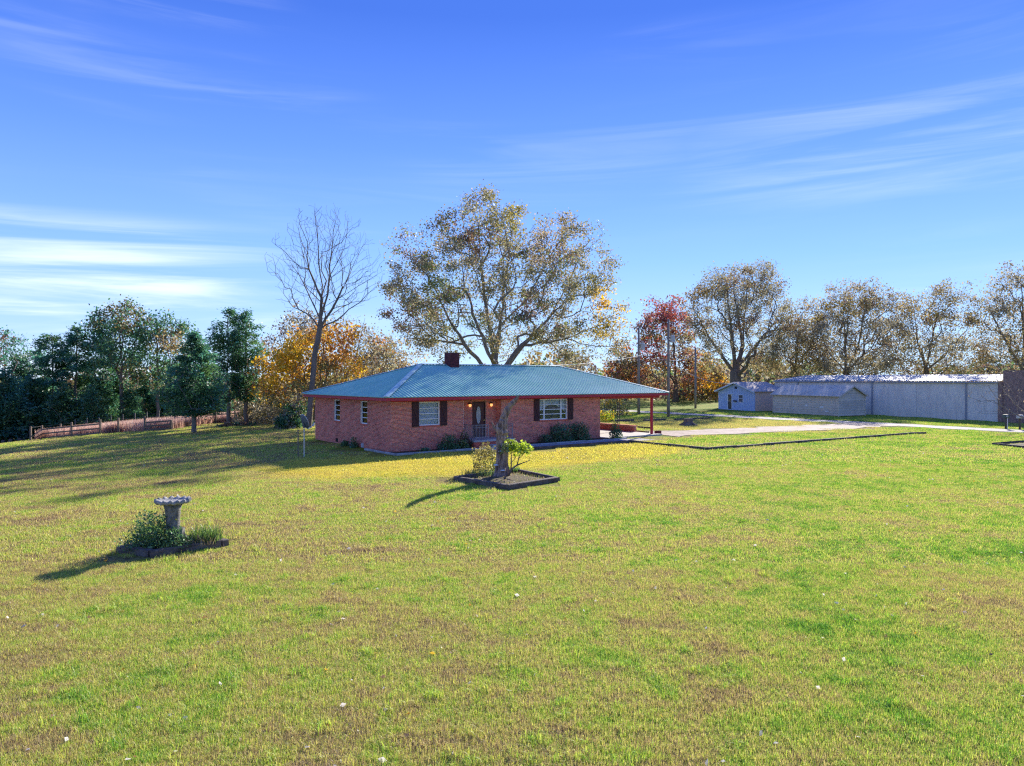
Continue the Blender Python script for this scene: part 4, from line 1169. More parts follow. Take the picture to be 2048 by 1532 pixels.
px_tree('red_tree', 'tree with red and rust leaves behind the utility poles', 1351, 127, [(1330, 640, 36), (1300, 650, 28), (1360, 650, 30), (1350, 690, 40), (1300, 700, 32), (1330, 740, 45), (1390, 740, 35), (1290, 745, 35), (1370, 770, 30), (1310, 610, 20), (1350, 615, 24)],
        [[(1351, 806), (1352, 770), (1350, 720), (1345, 640)], [(1351, 770), (1320, 720), (1300, 660)], [(1352, 765), (1380, 730), (1395, 690)], [(1351, 780), (1310, 755)]],
        420, 0.5, 0.018, 0.42, [(OLIVE, 2), (ORA, 1.2), (REDL, 1.2), (BROWN, 2.4), (TAN, 3), ((0.34, 0.16, 0.13), 2)], spots=[(1330, 625, 40, REDL), (1300, 700, 25, REDL), (1350, 690, 25, GREY), (1400, 770, 25, ORA)], ydep=7, per=26, spread=0.6)
px_tree('russet_tree', 'smaller russet orange tree left of the wooden utility poles', 1252, 130, [(1250, 710, 28), (1235, 735, 26), (1268, 735, 28), (1250, 760, 34), (1285, 765, 26), (1225, 765, 24)],
        [[(1252, 805), (1252, 760), (1250, 700)], [(1252, 765), (1235, 735)], [(1252, 765), (1270, 735)]], 190, 0.25, 0.018, 0.45, [(ORA, 1.6), (REDL, 1), (BROWN, 2), (OLIVE, 2.5), (TAN, 1.5)], ydep=4.5, per=24, spread=0.5)
px_tree('golden_tree', 'yellow green tree low behind the red tree trunk', 1405, 135, [(1405, 760, 30), (1380, 775, 25), (1430, 775, 26), (1410, 730, 25), (1440, 750, 20)], [[(1405, 803), (1405, 770), (1405, 730)], [(1405, 775), (1385, 760)], [(1405, 775), (1430, 760)]],
        160, 0.2, 0.018, 0.45, [(YEL, 2), (ORA, 1.5), (OLIVE, 3), (TAN, 2)], ydep=4.5, per=26, spread=0.5)
TR = [(1590, 112, 'grey leaved tree between the stout oak and the white building roof', [(1590, 690, 45), (1560, 700, 35), (1620, 670, 45), (1600, 630, 40), (1640, 720, 35), (1580, 735, 30)], [[(1590, 800), (1590, 740), (1595, 680), (1605, 620)], [(1590, 745), (1565, 700)], [(1590, 740), (1625, 690), (1640, 660)]], [(1625, 615, 30, (0.34, 0.25, 0.06))], 320),
      (1695, 104, 'wide fan shaped tree above the middle of the white building', [(1690, 600, 40), (1730, 590, 40), (1655, 620, 35), (1770, 620, 35), (1690, 655, 50), (1740, 660, 50), (1640, 670, 35), (1790, 660, 30), (1690, 710, 45), (1750, 715, 40), (1720, 575, 20), (1680, 570, 16)],
       [[(1692, 800), (1692, 745), (1690, 690), (1685, 610)], [(1692, 745), (1715, 690), (1730, 600)], [(1692, 745), (1660, 700), (1645, 640)], [(1692, 750), (1745, 700), (1785, 640)], [(1692, 700), (1700, 640), (1712, 580)]], [(1660, 625, 25, (0.3, 0.23, 0.05))], 520),
      (1850, 104, 'two forked tree with open crown above the right half of the white building', [(1860, 610, 38), (1900, 600, 30), (1825, 610, 28), (1880, 650, 40), (1830, 660, 38), (1800, 700, 30), (1900, 690, 26), (1850, 700, 40), (1870, 580, 16), (1935, 690, 18), (1910, 570, 10)],
       [[(1850, 800), (1852, 740), (1860, 690), (1872, 640), (1885, 590)], [(1851, 745), (1835, 690), (1825, 620)], [(1852, 740), (1895, 700), (1945, 680)], [(1851, 750), (1815, 720), (1795, 690)]], [(1825, 612, 24, (0.42, 0.28, 0.03))], 330),
      (2040, 96, 'tall grey leaved tree beside the brown brick annex', [(2030, 590, 40), (2060, 560, 40), (2000, 630, 35), (2050, 640, 50), (2020, 690, 45), (2080, 680, 45), (1985, 600, 22), (2035, 545, 18), (1990, 710, 30)],
       [[(2045, 810), (2046, 740), (2048, 680), (2042, 570)], [(2046, 740), (2015, 680), (1990, 620)], [(2046, 730), (2070, 660), (2075, 570)], [(2046, 750), (2010, 715)]], [(2020, 700, 30, TAN)], 400)]
for u0, D, lab, circ, limbs, spots, na in TR:
    circ = circ + [(u0 - 62, 718, 30), (u0 + 58, 722, 30), (u0 - 20, 735, 28), (u0 + 25, 738, 26)]; na = int(na * 1.25)
    px_tree('shade_tree', lab, u0, D, circ, limbs, na, 0.48, 0.017, 0.27, [(GREY, 4), (TAN, 2.6), (OLIVE, 2.6), (BROWN, 1.2)], spots=spots, ydep=7, per=36, spread=0.52)

# distant woods: one leafy mass round the horizon
nC = 900
th = rng.uniform(-1.1, 1.1, nC); dd = rng.uniform(170, 260, nC)
cx_, cy_ = np.sin(th) * dd, np.cos(th) * dd
hh = rng.uniform(3.5, 7.5, nC) * (1 + 0.3 * np.sin(th * 23)) + np.where(th < -0.3, 3.0, 0) + np.where((th > -0.3) & (th < 0.4), 2.0, 0)
per = 90
C_ = np.repeat(np.stack([cx_, cy_, ground(cx_, cy_)], 1), per, axis=0); dv = rand_unit(nC * per); hr = np.repeat(hh, per)[:, None]
C_ = C_ + dv * np.array([3.6, 3.6, 1]) * np.concatenate([np.ones_like(hr), np.ones_like(hr), hr * 0.5], 1) + np.concatenate([hr * 0, hr * 0, hr * 0.5], 1)
tc_ = np.repeat(np.array([OLIVE, GREY, TAN, MIDG, BROWN, (0.24, 0.17, 0.05)])[rng.integers(0, 6, nC)], per, axis=0) * rng.uniform(0.6, 1.3, (nC * per, 1))
wd = add_obj('distant_woods', leaves_mesh('distant_woods', C_, tc_, 1.15, 0.7, LEAF)); tag(wd, 'far mixed autumn woods along the horizon', 'woods', kind='stuff')
# scrub at the edge of the lots behind the house
nC = 420
ux = rng.uniform(-40, 75, nC); uy = rng.uniform(134, 160, nC); per = 70; hh = rng.uniform(1.0, 3.6, nC)
C_ = np.repeat(np.stack([ux, uy, ground(ux, uy)], 1), per, axis=0); dv = rand_unit(nC * per); hr = np.repeat(hh, per)[:, None]
C_ = C_ + dv * np.concatenate([hr * 0 + 1.9, hr * 0 + 1.9, hr * 0.5], 1) + np.concatenate([hr * 0, hr * 0, hr * 0.5], 1)
tc_ = np.repeat(np.array([OLIVE, GREY, TAN, MIDG, (0.4, 0.3, 0.06), BROWN, (0.33, 0.17, 0.10), GREY])[rng.integers(0, 8, nC)], per, axis=0) * rng.uniform(0.5, 1.2, (nC * per, 1))
wd = add_obj('hedgerow_scrub', leaves_mesh('hedgerow_scrub', C_, tc_, 0.6, 0.7, LEAF)); tag(wd, 'tangled autumn scrub beyond the road', 'scrub', kind='stuff')

# ---- shrubs by the house and in the beds
EVG = [(DKG, 3), (MIDG, 2), (TEAL, 1)]
for (s_, w_, rx, h, pal, lab) in ((3.15, -0.72, 0.62, 0.78, EVG, 'rounded dark green shrub under the four pane front window'), (3.95, -0.85, 0.42, 0.55, [(MIDG, 2), (GRN, 2), (GREY, 1)], 'small grey green shrub between the round shrub and the porch'),
                             (4.35, -0.45, 0.42, 0.85, [(DKG, 3), (BROWN, 3)], 'dark purplish shrub against the porch'), (10.2, -0.6, 0.5, 0.55, [(DKG, 3), (BROWN, 2), (MIDG, 1)], 'low sparse shrub left of the tall shrubs under the picture window'),
                             (11.35, -0.65, 0.85, 1.18, EVG, 'large dark green shrub under the picture window'), (13.0, -0.6, 0.72, 1.15, EVG, 'upright dark green shrub right of the picture window'), (1.6, -0.85, 0.3, 0.28, EVG, 'little clump of greenery at the left end of the front bed'),
                             (15.75, -1.0, 0.45, 1.05, [(MIDG, 2), (DKG, 2), (GREY, 1)], 'grey green shrub at the carport corner of the house')):
    p = hs(s_, w_); bush('front_shrub', lab, (p.x, p.y, gz(p.x, p.y) + 0.03), rx, rx * 0.75, h, int(1500 * rx * h / 0.5), 0.09, pal)
for (s_, w_, rx, h) in ((-0.35, 5.2, 0.5, 0.35), (-0.3, 4.0, 0.4, 0.55)):
    p = hs(s_, w_); bush('foundation_weed', 'patch of dark weeds at the foot of the shaded side wall', (p.x, p.y, gz(p.x, p.y)), 0.25, rx, h, 420, 0.09, EVG, group='weeds along the side wall', cat='weeds')
p = col_at(1222, 64); bush('yard_shrub', 'loose olive shrub seen through the carport', col_at(1225, 78), 2.2, 1.6, 2.6, 2600, 0.2, [(OLIVE, 3), (GRN, 2), (GREY, 2), (YEL, 0.7)])
bush('yard_shrub', 'low lime yellow shrub behind the carport wall', col_at(1212, 66), 1.0, 0.8, 1.1, 900, 0.16, [(LIME, 2), (YEL, 1.5), (GRN, 2)])
# stump bed plants
q = at(972, 948); bush('twiggy_shrub', 'thin stemmed yellow green shrub left of the dead trunk', (q.x, q.y, gz(q.x, q.y) + 0.06), 0.6, 0.5, 1.3, 2400, 0.075, [(GRN, 2), (OLIVE, 2), ((0.42, 0.36, 0.10), 3)], stems=14, hollow=0.55)
sap = thing('sapling', 'green leafed sapling with crooked stems growing from the foot of the trunk', 'sapling', (sp.x + 0.3, sp.y - 0.1, gz(sp.x, sp.y)))
stm = MB()
for pts, r_ in (([(0, 0, 0.05), (0.12, 0, 0.35), (0.35, 0.0, 0.52), (0.62, 0.02, 0.62), (0.88, 0.0, 0.72)], [0.045, 0.04, 0.032, 0.02, 0.01]), ([(0.12, 0, 0.36), (0.13, 0.02, 0.75), (0.13, 0.0, 1.15)], [0.03, 0.022, 0.012]),
                ([(0.36, 0, 0.53), (0.42, -0.03, 0.8), (0.52, 0, 1.1)], [0.024, 0.018, 0.01]), ([(0.42, -0.03, 0.78), (0.6, 0, 0.95), (0.75, 0.03, 1.1)], [0.016, 0.012, 0.007]), ([(0.13, 0.02, 0.6), (0.28, 0.05, 0.8), (0.40, 0.05, 1.05)], [0.014, 0.01, 0.006])):
    stm.tube(pts, r_, 7)
stm.build('stems', BARK, sap, smooth_shade=True)
Cn = np.concatenate([rng.normal(size=(260, 3)) * [0.15, 0.13, 0.12] + [0.10, 0, 1.28], rng.normal(size=(260, 3)) * [0.19, 0.14, 0.12] + [0.58, 0, 1.18], rng.normal(size=(50, 3)) * [0.10, 0.1, 0.10] + [-0.22, -0.25, 1.2], rng.normal(size=(40, 3)) * [0.12, 0.1, 0.1] + [0.33, 0, 1.08]])
add_obj('foliage', leaves_mesh('foliage', Cn, leaf_colors(Cn, [(LIME, 3), (GRN, 1)], (), 2), 0.15, 0.45, LEAF), sap)

def blades(name, label, loc, rx, ry, n, h, width, colors, cat='grass clump', group=None, lean=0.35, kind=None, region=None):
    """tuft of long narrow blades, each two bent segments"""
    loc = Vector(loc)
    if region is None:
        a = rng.uniform(0, 6.28, n); r_ = np.sqrt(rng.uniform(0, 1, n)); B = np.stack([rx * r_ * np.cos(a), ry * r_ * np.sin(a), np.zeros(n)], 1)
    else:
        B = region
    d = rng.normal(size=(n, 3)); d[:, 2] = 0; d /= np.linalg.norm(d, axis=1, keepdims=True)
    hh_ = h * rng.uniform(0.5, 1.15, n)[:, None]; ln = lean * rng.uniform(0.2, 1.4, n)[:, None]
    sd = np.stack([-d[:, 1], d[:, 0], np.zeros(n)], 1) * width / 2
    up = np.array([0, 0, 1.0])
    m1 = B + up * hh_ * 0.55 + d * hh_ * ln * 0.35; t1 = B + up * hh_ * (1 - 0.25 * ln) + d * hh_ * ln
    V_ = np.stack([B - sd, B + sd, m1 + sd * 0.8, m1 - sd * 0.8, t1 + sd * 0.15, t1 - sd * 0.15], 1).reshape(-1, 3)
    o_ = np.arange(n)[:, None] * 6
    F_ = np.concatenate([o_ + np.array([0, 1, 2, 3]), o_ + np.array([3, 2, 4, 5])]); cc = np.array(colors)[rng.integers(0, len(colors), n)] * rng.uniform(0.7, 1.3, (n, 1))
    me = mesh_np(name, V_, F_, LEAF, np.repeat(cc, 6, axis=0))
    o = add_obj(name, me, None, loc)
    return tag(o, label, cat, group, kind)
blades('grass_clump', 'bright green iris like blades right of the bird bath', (-7.2, 16.75, 0.1), 0.36, 0.28, 330, 0.42, 0.018, [(0.13, 0.24, 0.04), (0.2, 0.28, 0.06), (0.08, 0.16, 0.04)])
blades('dry_grass', 'straw coloured dry grass spilling over the bird bath timbers', (-7.25, 16.5, 0.12), 0.35, 0.2, 110, 0.24, 0.012, [(0.42, 0.34, 0.2), (0.3, 0.22, 0.12)], lean=0.9)
bush('bed_plant', 'leafy dark green plant sprawling left of the bird bath', (-8.22, 16.45, 0.08), 0.68, 0.55, 0.74, 3600, 0.06, [(MIDG, 3), (DKG, 2), (GRN, 2)], stems=9, hollow=0.2, cat='plant')
bush('bed_plant', 'small green plant at the foot of the bird bath pedestal', (-7.70, 16.28, 0.1), 0.4, 0.28, 0.42, 1100, 0.05, [(MIDG, 2), (GRN, 3)], stems=6, hollow=0.2, cat='plant')
bush('bed_plant', 'tall thin wispy plant climbing beside the bird bath', (-8.1, 16.7, 0.08), 0.32, 0.25, 0.95, 330, 0.05, [(OLIVE, 2), (MIDG, 2)], stems=9, hollow=0.5, cat='plant')
q = at(945, 957); blades('grass_clump', 'fringe of tall green grass along the stump bed timbers', (q.x + 0.3, q.y + 0.25, 0.08), 0.75, 0.3, 260, 0.28, 0.014, [(0.10, 0.19, 0.05), (0.16, 0.22, 0.06)])
q = at(1027, 945); blades('grass_clump', 'short green tuft behind the sapling in the stump bed', (q.x, q.y - 0.3, 0.08), 0.3, 0.2, 120, 0.3, 0.014, [(0.13, 0.27, 0.04)])

ua, ub = rng.uniform(0.04, 0.96, 1500), rng.uniform(0.04, 0.96, 1500)
qa, qb, qc, qd = [np.array(p) for p in SB]
reg = ((1 - ua)[:, None] * qa + ua[:, None] * qb) * (1 - ub)[:, None] + ((1 - ua)[:, None] * qd + ua[:, None] * qc) * ub[:, None]
reg[:, 2] += 0.05
blades('bed_grass', 'short straw and green grass growing inside the stump bed', (0, 0, 0), 0, 0, 1500, 0.10, 0.016, [(0.45, 0.36, 0.16), (0.36, 0.36, 0.10), (0.22, 0.30, 0.07), (0.30, 0.2, 0.1)], 'grass', lean=0.7, kind='stuff', region=reg)

# ------------------------------------------------------------------ satellite dish
q = at(608, 915); dish = thing('satellite_dish', 'grey satellite dish on a thin pole seen from behind', 'satellite dish', q)
DISHM = mat('dish_grey', (0.10, 0.12, 0.14), 0.5, 0.4)
POLEM = mat('galvanised_pole', (0.50, 0.52, 0.52), 0.45, 0.5, 0.4)
MB().tube([(0, 0, -0.1), (0, 0, 1.55)], 0.03, 10).build('mast', POLEM, dish)
face = Vector((0.66, 0.66, 0.36)).normalized(); qx = face.to_track_quat('Z', 'Y')
def dl(p): return qx @ Vector(p) + Vector((0.03, 0.0, 1.80))
dm = MB(); prof = [(0.02, -0.085), (0.12, -0.078), (0.22, -0.055), (0.30, -0.025), (0.345, 0.0), (0.352, 0.008), (0.34, 0.012), (0.29, -0.014), (0.2, -0.048), (0.02, -0.072)]
tmp = MB().lathe(prof, 28); tmp.v = [tuple(dl((x, y * 1.12, z))) for x, y, z in tmp.v]
tmp.build('reflector', DISHM, dish, smooth_shade=True)
MB().tube([dl((0.34 * math.cos(a), 0.385 * math.sin(a), 0.006)) for a in np.linspace(0, 6.283, 29)], 0.012, 5).build('rim', POLEM, dish)
MB().bar(dl((0, 0, -0.10)), (0, 0, 1.5), 0.09, 0.09).build('bracket', DISHM, dish)
MB().bar((0, 0, 1.5), dl((0.0, -0.42, 0.05)), 0.03, 0.04).bar(dl((0.0, -0.42, 0.05)), dl((0.0, -0.36, 0.36)), 0.03, 0.04).bar(dl((0, -0.36, 0.34)), dl((0, -0.33, 0.44)), 0.07, 0.07).build('feed_arm', POLEM, dish)
q = at(596, 913); MB2 = MB().tube([(0, 0, -0.1), (0, 0, 1.25), (0, 0, 1.32)], [0.028, 0.028, 0.034], 8).lathe([(0.045, 0.0), (0.045, 0.03), (0.03, 0.035)], 8, (0, 0, 1.32))
tag(MB2.build('pipe_pole', mat('rusty_pipe', (0.24, 0.20, 0.17), 0.7, noise=(8, (0.14, 0.09, 0.06), 0.8)), None, q), 'bare thin metal pipe standing next to the satellite dish', 'pole')

# ------------------------------------------------------------------ fence and tall grass on the left
FENCEW = mat('fence_wood', (0.15, 0.11, 0.085), 0.9, noise=(6, (0.22, 0.17, 0.13), 0.7))
FPX = [(61, 883), (83.5, 880), (142.8, 875), (200.3, 870.3), (236.5, 866.5), (289.4, 864), (342.3, 860)]
FP = [at(*p) for p in FPX]
fence = thing('field_fence', 'dark wooden post and rail fence in front of the tall pink grass', 'fence', FP[0])
def fpost(root, p, h):
    MB().box(-0.07, 0.07, -0.07, 0.07, -0.2, h).build('post', FENCEW, root, tuple(p - root.location))
def frail(root, a, b, h):
    a = a - root.location; b = b - root.location; up = Vector((0, 0, h)); d = (b - a).normalized() * 0.08
    side = Vector((d.y, -d.x, 0)).normalized() * 0.095
    MB().bar(a + up + d + side, b + up - d + side, 0.035, 0.13).build('rail', FENCEW, root)
for i, p in enumerate(FP): fpost(fence, p, 1.42 if i < 6 else 0.9)
for i in (1, 2, 5):
    for h in (0.22, 0.62, 1.02): frail(fence, FP[i], FP[i + 1], h if i != 5 else h * 0.82)
MB().tube([p - fence.location + Vector((0, 0, 1.33)) for p in FP], 0.012, 4).build('wire', IRON, fence)
MB().tube([FP[0] - fence.location + Vector((0, 0, 0.5)), FP[1] - fence.location + Vector((0, 0, 0.5))], 0.012, 4).build('wire', IRON, fence)
for i in (3, 4):
    for h in (0.4, 0.8): MB().tube([FP[i] - fence.location + Vector((0, 0, h)), FP[i + 1] - fence.location + Vector((0, 0, h))], 0.008, 4).build('wire', IRON, fence)
FP2 = [at(350, 856), at(392, 852), at(432, 848), at(470, 845), at(509, 842), at(545, 840)]
fence2 = thing('field_fence', 'brown rail fence far behind the cedar trunks', 'fence', FP2[0])
for p in FP2: fpost(fence2, p, 1.2)
for a, b in zip(FP2[:-1], FP2[1:]):
    for h in (0.4, 0.95): frail(fence2, a, b, h)
FP3 = [FP[0], FP[0] + Vector((-1.0, 6, 0)), FP[0] + Vector((-2.0, 12, 0))]
fence3 = thing('field_fence', 'short return of fence running back into the left wood', 'fence', FP3[1])
for p in FP3[1:]: fpost(fence3, Vector((p.x, p.y, gz(p.x, p.y))), 1.4)
for h in (0.5, 1.0): frail(fence3, Vector((FP3[1].x, FP3[1].y, gz(FP3[1].x, 0))), Vector((FP3[2].x, FP3[2].y, gz(FP3[2].x, 0))), h)
FPB = [(150 + k * 24, 77 + k * 0.9) for k in range(9)]
fence4 = thing('far_fence', 'row of slim weathered posts with wire behind the tall grass', 'fence', col_at(*FPB[0]))
for u, D in FPB: MB().box(-0.035, 0.035, -0.035, 0.035, -0.1, 1.75).build('post', mat('grey_post', (0.17, 0.16, 0.15), 0.9), fence4, tuple(col_at(u, D) - fence4.location))
MB().tube([col_at(u, D) - fence4.location + Vector((0, 0, 1.5)) for u, D in FPB], 0.012, 4).build('wire', IRON, fence4)

nB = 26000
tt = rng.uniform(0, 1, nB); a_ = np.array([[p.x, p.y] for p in FP + FP2[2:4]]); seg = np.linspace(0, 1, len(a_))
bx = np.interp(tt, seg, a_[:, 0]); by = np.interp(tt, seg, a_[:, 1]) + 0.5 + rng.uniform(0, 1, nB) ** 1.3 * 9
reg = np.stack([bx, by, ground(bx, by)], 1)
blades('tall_grass', 'tall pinkish tan field grass behind the fence', (0, 0, 0), 0, 0, nB, 1.05, 0.035, [(0.62, 0.38, 0.32), (0.58, 0.38, 0.29), (0.66, 0.48, 0.36), (0.50, 0.29, 0.24)], 'grass', lean=0.25, kind='stuff', region=reg)
# straw strip with stumps far left
for k_, (u, v) in enumerate(((5, 887), (20, 886), (38, 883))):
    q = at(u, v); MB3 = MB().tube([(0, 0, -0.05), (0.02, 0, 0.3), (0.03, 0.02, 0.5)], [0.2, 0.16, 0.14], 9, rough=0.15)
    tag(MB3.build('log_stub', TIMBER, None, q), 'short dark log stub on straw left of the fence', 'log', 'log stubs left of the fence')

# ------------------------------------------------------------------ right side: white building, shed, cottage
BD = Vector((0.447, -0.894, 0)); BN = Vector((0.894, 0.447, 0))        # along the wall, into the building
B0 = Vector((572 / F * 92.7, 92.7, 0)); SPC = 10.75
BROT = math.atan2(BD.y, BD.x)
a0, a1 = -0.365 * SPC, 2.286 * SPC
org = B0 + BD * a0; zB = gz(org.x + 8, org.y) - 0.05
bld = thing('white_building', 'long low white concrete building with bright ribbed metal roof', 'building', (org.x, org.y, zB), BROT)
LB = a1 - a0; HB, DB = 3.98, 12.0        # local x along the wall, local y (positive) into the building
PANEL = mat('white_block_wall', (0.86, 0.77, 0.66), 0.9, noise=(1.6, (0.66, 0.58, 0.50), 0.75), bump=(8, 0.3), stretch=0.3)
cuts = [0, 0.365 * SPC, 1.365 * SPC, 2.365 * SPC, LB]
def byl(y): return y
for i in range(4):
    w_ = cuts[i + 1] - cuts[i]; n = 2 if w_ > 6 else 1
    for k_ in range(n):
        MB().box(cuts[i] + w_ * k_ / n + 0.012, cuts[i] + w_ * (k_ + 1) / n - 0.012, 0.0, 0.2, -0.3, HB).build('wall_panel', PANEL, bld)
MB().box(0.0, LB, 0.05, DB, -0.3, HB - 0.05).build('core', PANEL, bld)
for i in range(1, 4):
    MB().box(cuts[i] - 0.09, cuts[i] + 0.09, -0.09, -0.003, -0.2, HB - 0.02).build('downspout', mat('grey_trim', (0.33, 0.33, 0.35), 0.6), bld)
WROOF = mat('white_metal_roof', (0.50, 0.48, 0.46), 0.6, 0.2, 0.0, noise=(0.4, (0.42, 0.40, 0.38), 0.8))
n = int(LB / 0.42); xs_ = []
for k_ in range(n + 1):
    x = LB * k_ / n
    xs_ += [(x, 0), (x + 0.14, 0), (x + 0.19, 0.07), (x + 0.34, 0.07), (x + 0.39, 0)]
xs_ = [(min(x, LB + 0.3), h) for x, h in xs_]
rw, rz_ = DB / 2, 0.72
vs_ = []
for x, h in xs_: vs_ += [(x - 0.1, -0.25, HB + 0.02 + h), (x - 0.1, rw, HB + rz_ + h), (x - 0.1, DB + 0.25, HB + 0.02 + h)]
MB().raw(vs_, [f for i in range(len(xs_) - 1) for f in ((3 * i, 3 * i + 3, 3 * i + 4, 3 * i + 1), (3 * i + 1, 3 * i + 4, 3 * i + 5, 3 * i + 2))]).build('roof', WROOF, bld)
MB().box(-0.1, LB + 0.1, -0.22, -0.10, HB - 0.14, HB).build('gutter', mat('grey_trim', (0.33, 0.33, 0.35)), bld)
for xe in (-0.02, LB + 0.02):
    MB().prism([(xe, 0, HB - 0.06), (xe, DB, HB - 0.06), (xe, rw, HB + rz_ - 0.03)], (0.04 if xe < 1 else -0.04, 0, 0)).build('gable', PANEL, bld)
# brown brick annex at its right end
an = thing('brick_annex', 'brown brick annex with a square pier at the end of the white building', 'building', org + BD * LB + Vector((0, 0, zB)), BROT)
BRN = mat('brown_brick', (0.40, 0.25, 0.20), 0.9, noise=(5, (0.19, 0.11, 0.09), 0.8))
MB().box(0.05, 0.45, -0.05, 6.0, -0.3, 4.0).build('pier', BRN, an)
MB().box(0.45, 3.2, 0.05, 5.6, -0.3, 5.1).build('brick_block', BRN, an)
MB().box(3.2, 18, 1.6, 10.0, -0.3, 3.9).build('rear_wall', PANEL, an)
MB().box(3.18, 18.2, 1.4, 10.2, 3.9, 4.5).build('parapet', BRN, an)
for k_ in range(3): MB().box(5 + k_ * 4, 6.6 + k_ * 4, 1.56, 1.597, 0.9, 2.4).build('window', DARK, an)

# grey clapboard shed
sc0 = at(1677.7, 833.7); SD = Vector((-0.447, 0.894, 0)); SN = Vector((0.894, 0.447, 0))
shed = thing('garden_shed', 'grey clapboard shed with low gable roof in front of the white building', 'shed', (sc0.x, sc0.y, sc0.z), math.atan2(SD.y, SD.x))
SL, SW, SH, SR = 9.3, 4.3, 2.32, 1.0        # local x along front (away), local -y into the shed
SHEDM = mat('grey_siding', (0.70, 0.60, 0.48), 0.8, noise=(1.3, (0.56, 0.48, 0.39), 0.8), attr=1.0)
MB().box(0.03, SL - 0.03, -SW + 0.03, -0.03, 0.08, SH - 0.02).build('core', SHEDM, shed)
nb = 8
for k_ in range(nb):
    z0_, z1_ = 0.1 + (SH - 0.12) * k_ / nb, 0.1 + (SH - 0.12) * (k_ + 1) / nb + 0.02
    g_ = random.uniform(0.86, 1.1)
    MB().raw([(0.08, 0.0, z0_), (SL - 0.08, 0.0, z0_), (SL - 0.08, -0.025, z1_), (0.08, -0.025, z1_), (0.08, -0.03, z0_), (SL - 0.08, -0.03, z0_), (SL - 0.08, -0.04, z1_), (0.08, -0.04, z1_)],
             [(3, 2, 1, 0), (4, 5, 6, 7), (0, 1, 5, 4), (2, 3, 7, 6), (1, 2, 6, 5), (3, 0, 4, 7)], (g_, g_, g_)).build('clapboard', SHEDM, shed)
    g_ = random.uniform(0.86, 1.1)
    MB().raw([(0.0, -0.08, z0_), (0.0, -SW + 0.08, z0_), (0.025, -SW + 0.08, z1_), (0.025, -0.08, z1_), (0.03, -0.08, z0_), (0.03, -SW + 0.08, z0_), (0.04, -SW + 0.08, z1_), (0.04, -0.08, z1_)],
             [(0, 1, 2, 3), (7, 6, 5, 4), (4, 5, 1, 0), (6, 7, 3, 2), (5, 6, 2, 1), (7, 4, 0, 3)], (g_, g_, g_)).build('clapboard', SHEDM, shed)
nb2 = 4
for k_ in range(nb2):
    f0, f1 = k_ / nb2, (k_ + 1) / nb2 - 0.02
    MB().prism([(0.01, -SW * 0.5 * f0 - 0.05, SH + SR * f0), (0.01, -SW + SW * 0.5 * f0 + 0.05, SH + SR * f0), (0.03, -SW + SW * 0.5 * f1 + 0.05, SH + SR * f1), (0.03, -SW * 0.5 * f1 - 0.05, SH + SR * f1)], (0.03, 0, 0)).build('clapboard', SHEDM, shed)
for x, y in ((0.0, 0.0), (0.0, -SW), (SL, 0.0)):
    MB().box(x - 0.02 if x == 0 else x - 0.08, x + 0.08 if x == 0 else x + 0.02, y - 0.06, y + 0.02, 0.02, SH).build('corner_board', SHEDM, shed)
SROOF = mat('shed_shingles', (0.64, 0.56, 0.45), 0.95, noise=(0.9, (0.44, 0.38, 0.31), 0.9), bump=(14, 0.5))
o_ = 0.3
for sgn in (0, 1):
    e = (0.25, SH - 0.12) if sgn == 0 else (-SW - 0.25, SH - 0.12)
    pts_ = [(-o_, e[0], e[1]), (SL + o_, e[0], e[1]), (SL + o_, -SW / 2, SH + SR + 0.04), (-o_, -SW / 2, SH + SR + 0.04)]
    MB().prism(pts_, (0, 0, 0.07)).build('roof_slope', SROOF, shed)
MB().bar((-o_ + 0.02, 0.25, SH - 0.17), (-o_ + 0.02, -SW / 2, SH + SR - 0.01), 0.03, 0.1).bar((-o_ + 0.02, -SW - 0.25, SH - 0.17), (-o_ + 0.02, -SW / 2, SH + SR - 0.01), 0.03, 0.1).build('barge_board', SHEDM, shed)
for x, y, w_, h_ in ((2.0, 0.9, 0.5, 0.16), (6.1, 1.3, 0.12, 0.3), (6.2, 0.6, 0.1, 0.2), (4.2, 1.0, 0.3, 0.2), (1.3, 0.5, 0.5, 0.12)):
    MB().box(x, x + w_, 0.001, 0.006, y, y + h_).build('bare_patch', WHITE, shed)
for k_ in range(4): MB().box(0.5 + k_ * 2.7, 0.9 + k_ * 2.7, -0.5, -0.1, -0.15, 0.09).build('block_footing', CONC, shed)

# blue cottage
cr = at(1509, 822.3); cl = at(1436.9, 818.0)
CD = (cl - cr); CD.z = 0; CW = 7.0; CD.normalize()
cot = thing('cottage', 'small blue sided cottage with gable front and side wall coloured as if peach lit', 'house', (cr.x, cr.y, cr.z), math.atan2(CD.y, CD.x))
CH, CR_, CL_ = 2.55, 1.05, 5.2            # local x along the gable front, local -y into the house
CW = min(7.2, (cl - cr).length)
BLUE = mat('pale_blue_siding', (0.46, 0.56, 0.76), 0.75, noise=(1.2, (0.40, 0.51, 0.72), 0.7))
PEACH_LIT = mat('peach_lit_wall', (0.90, 0.60, 0.42), 0.85, noise=(1.2, (0.78, 0.53, 0.41), 0.7))  # pinkish light on this wall is put into its base colour
D0, D1, WN0, WN1 = CW * 0.60, CW * 0.735, CW * 0.30, CW * 0.43
m = MB()
wall_boxes(m, 0, CW, -0.1, CH, [(D0, D1, 0.1, 2.15), (WN0, WN1, 1.05, 2.05)], lambda m, p, q, lo, hi: m.box(p, q, -0.12, 0, lo, hi))
m.prism([(0, 0, CH), (CW, 0, CH), (CW / 2, 0, CH + CR_)], (0, -0.12, 0))
fw = m.build('front_wall', BLUE, cot)
nbt = 22
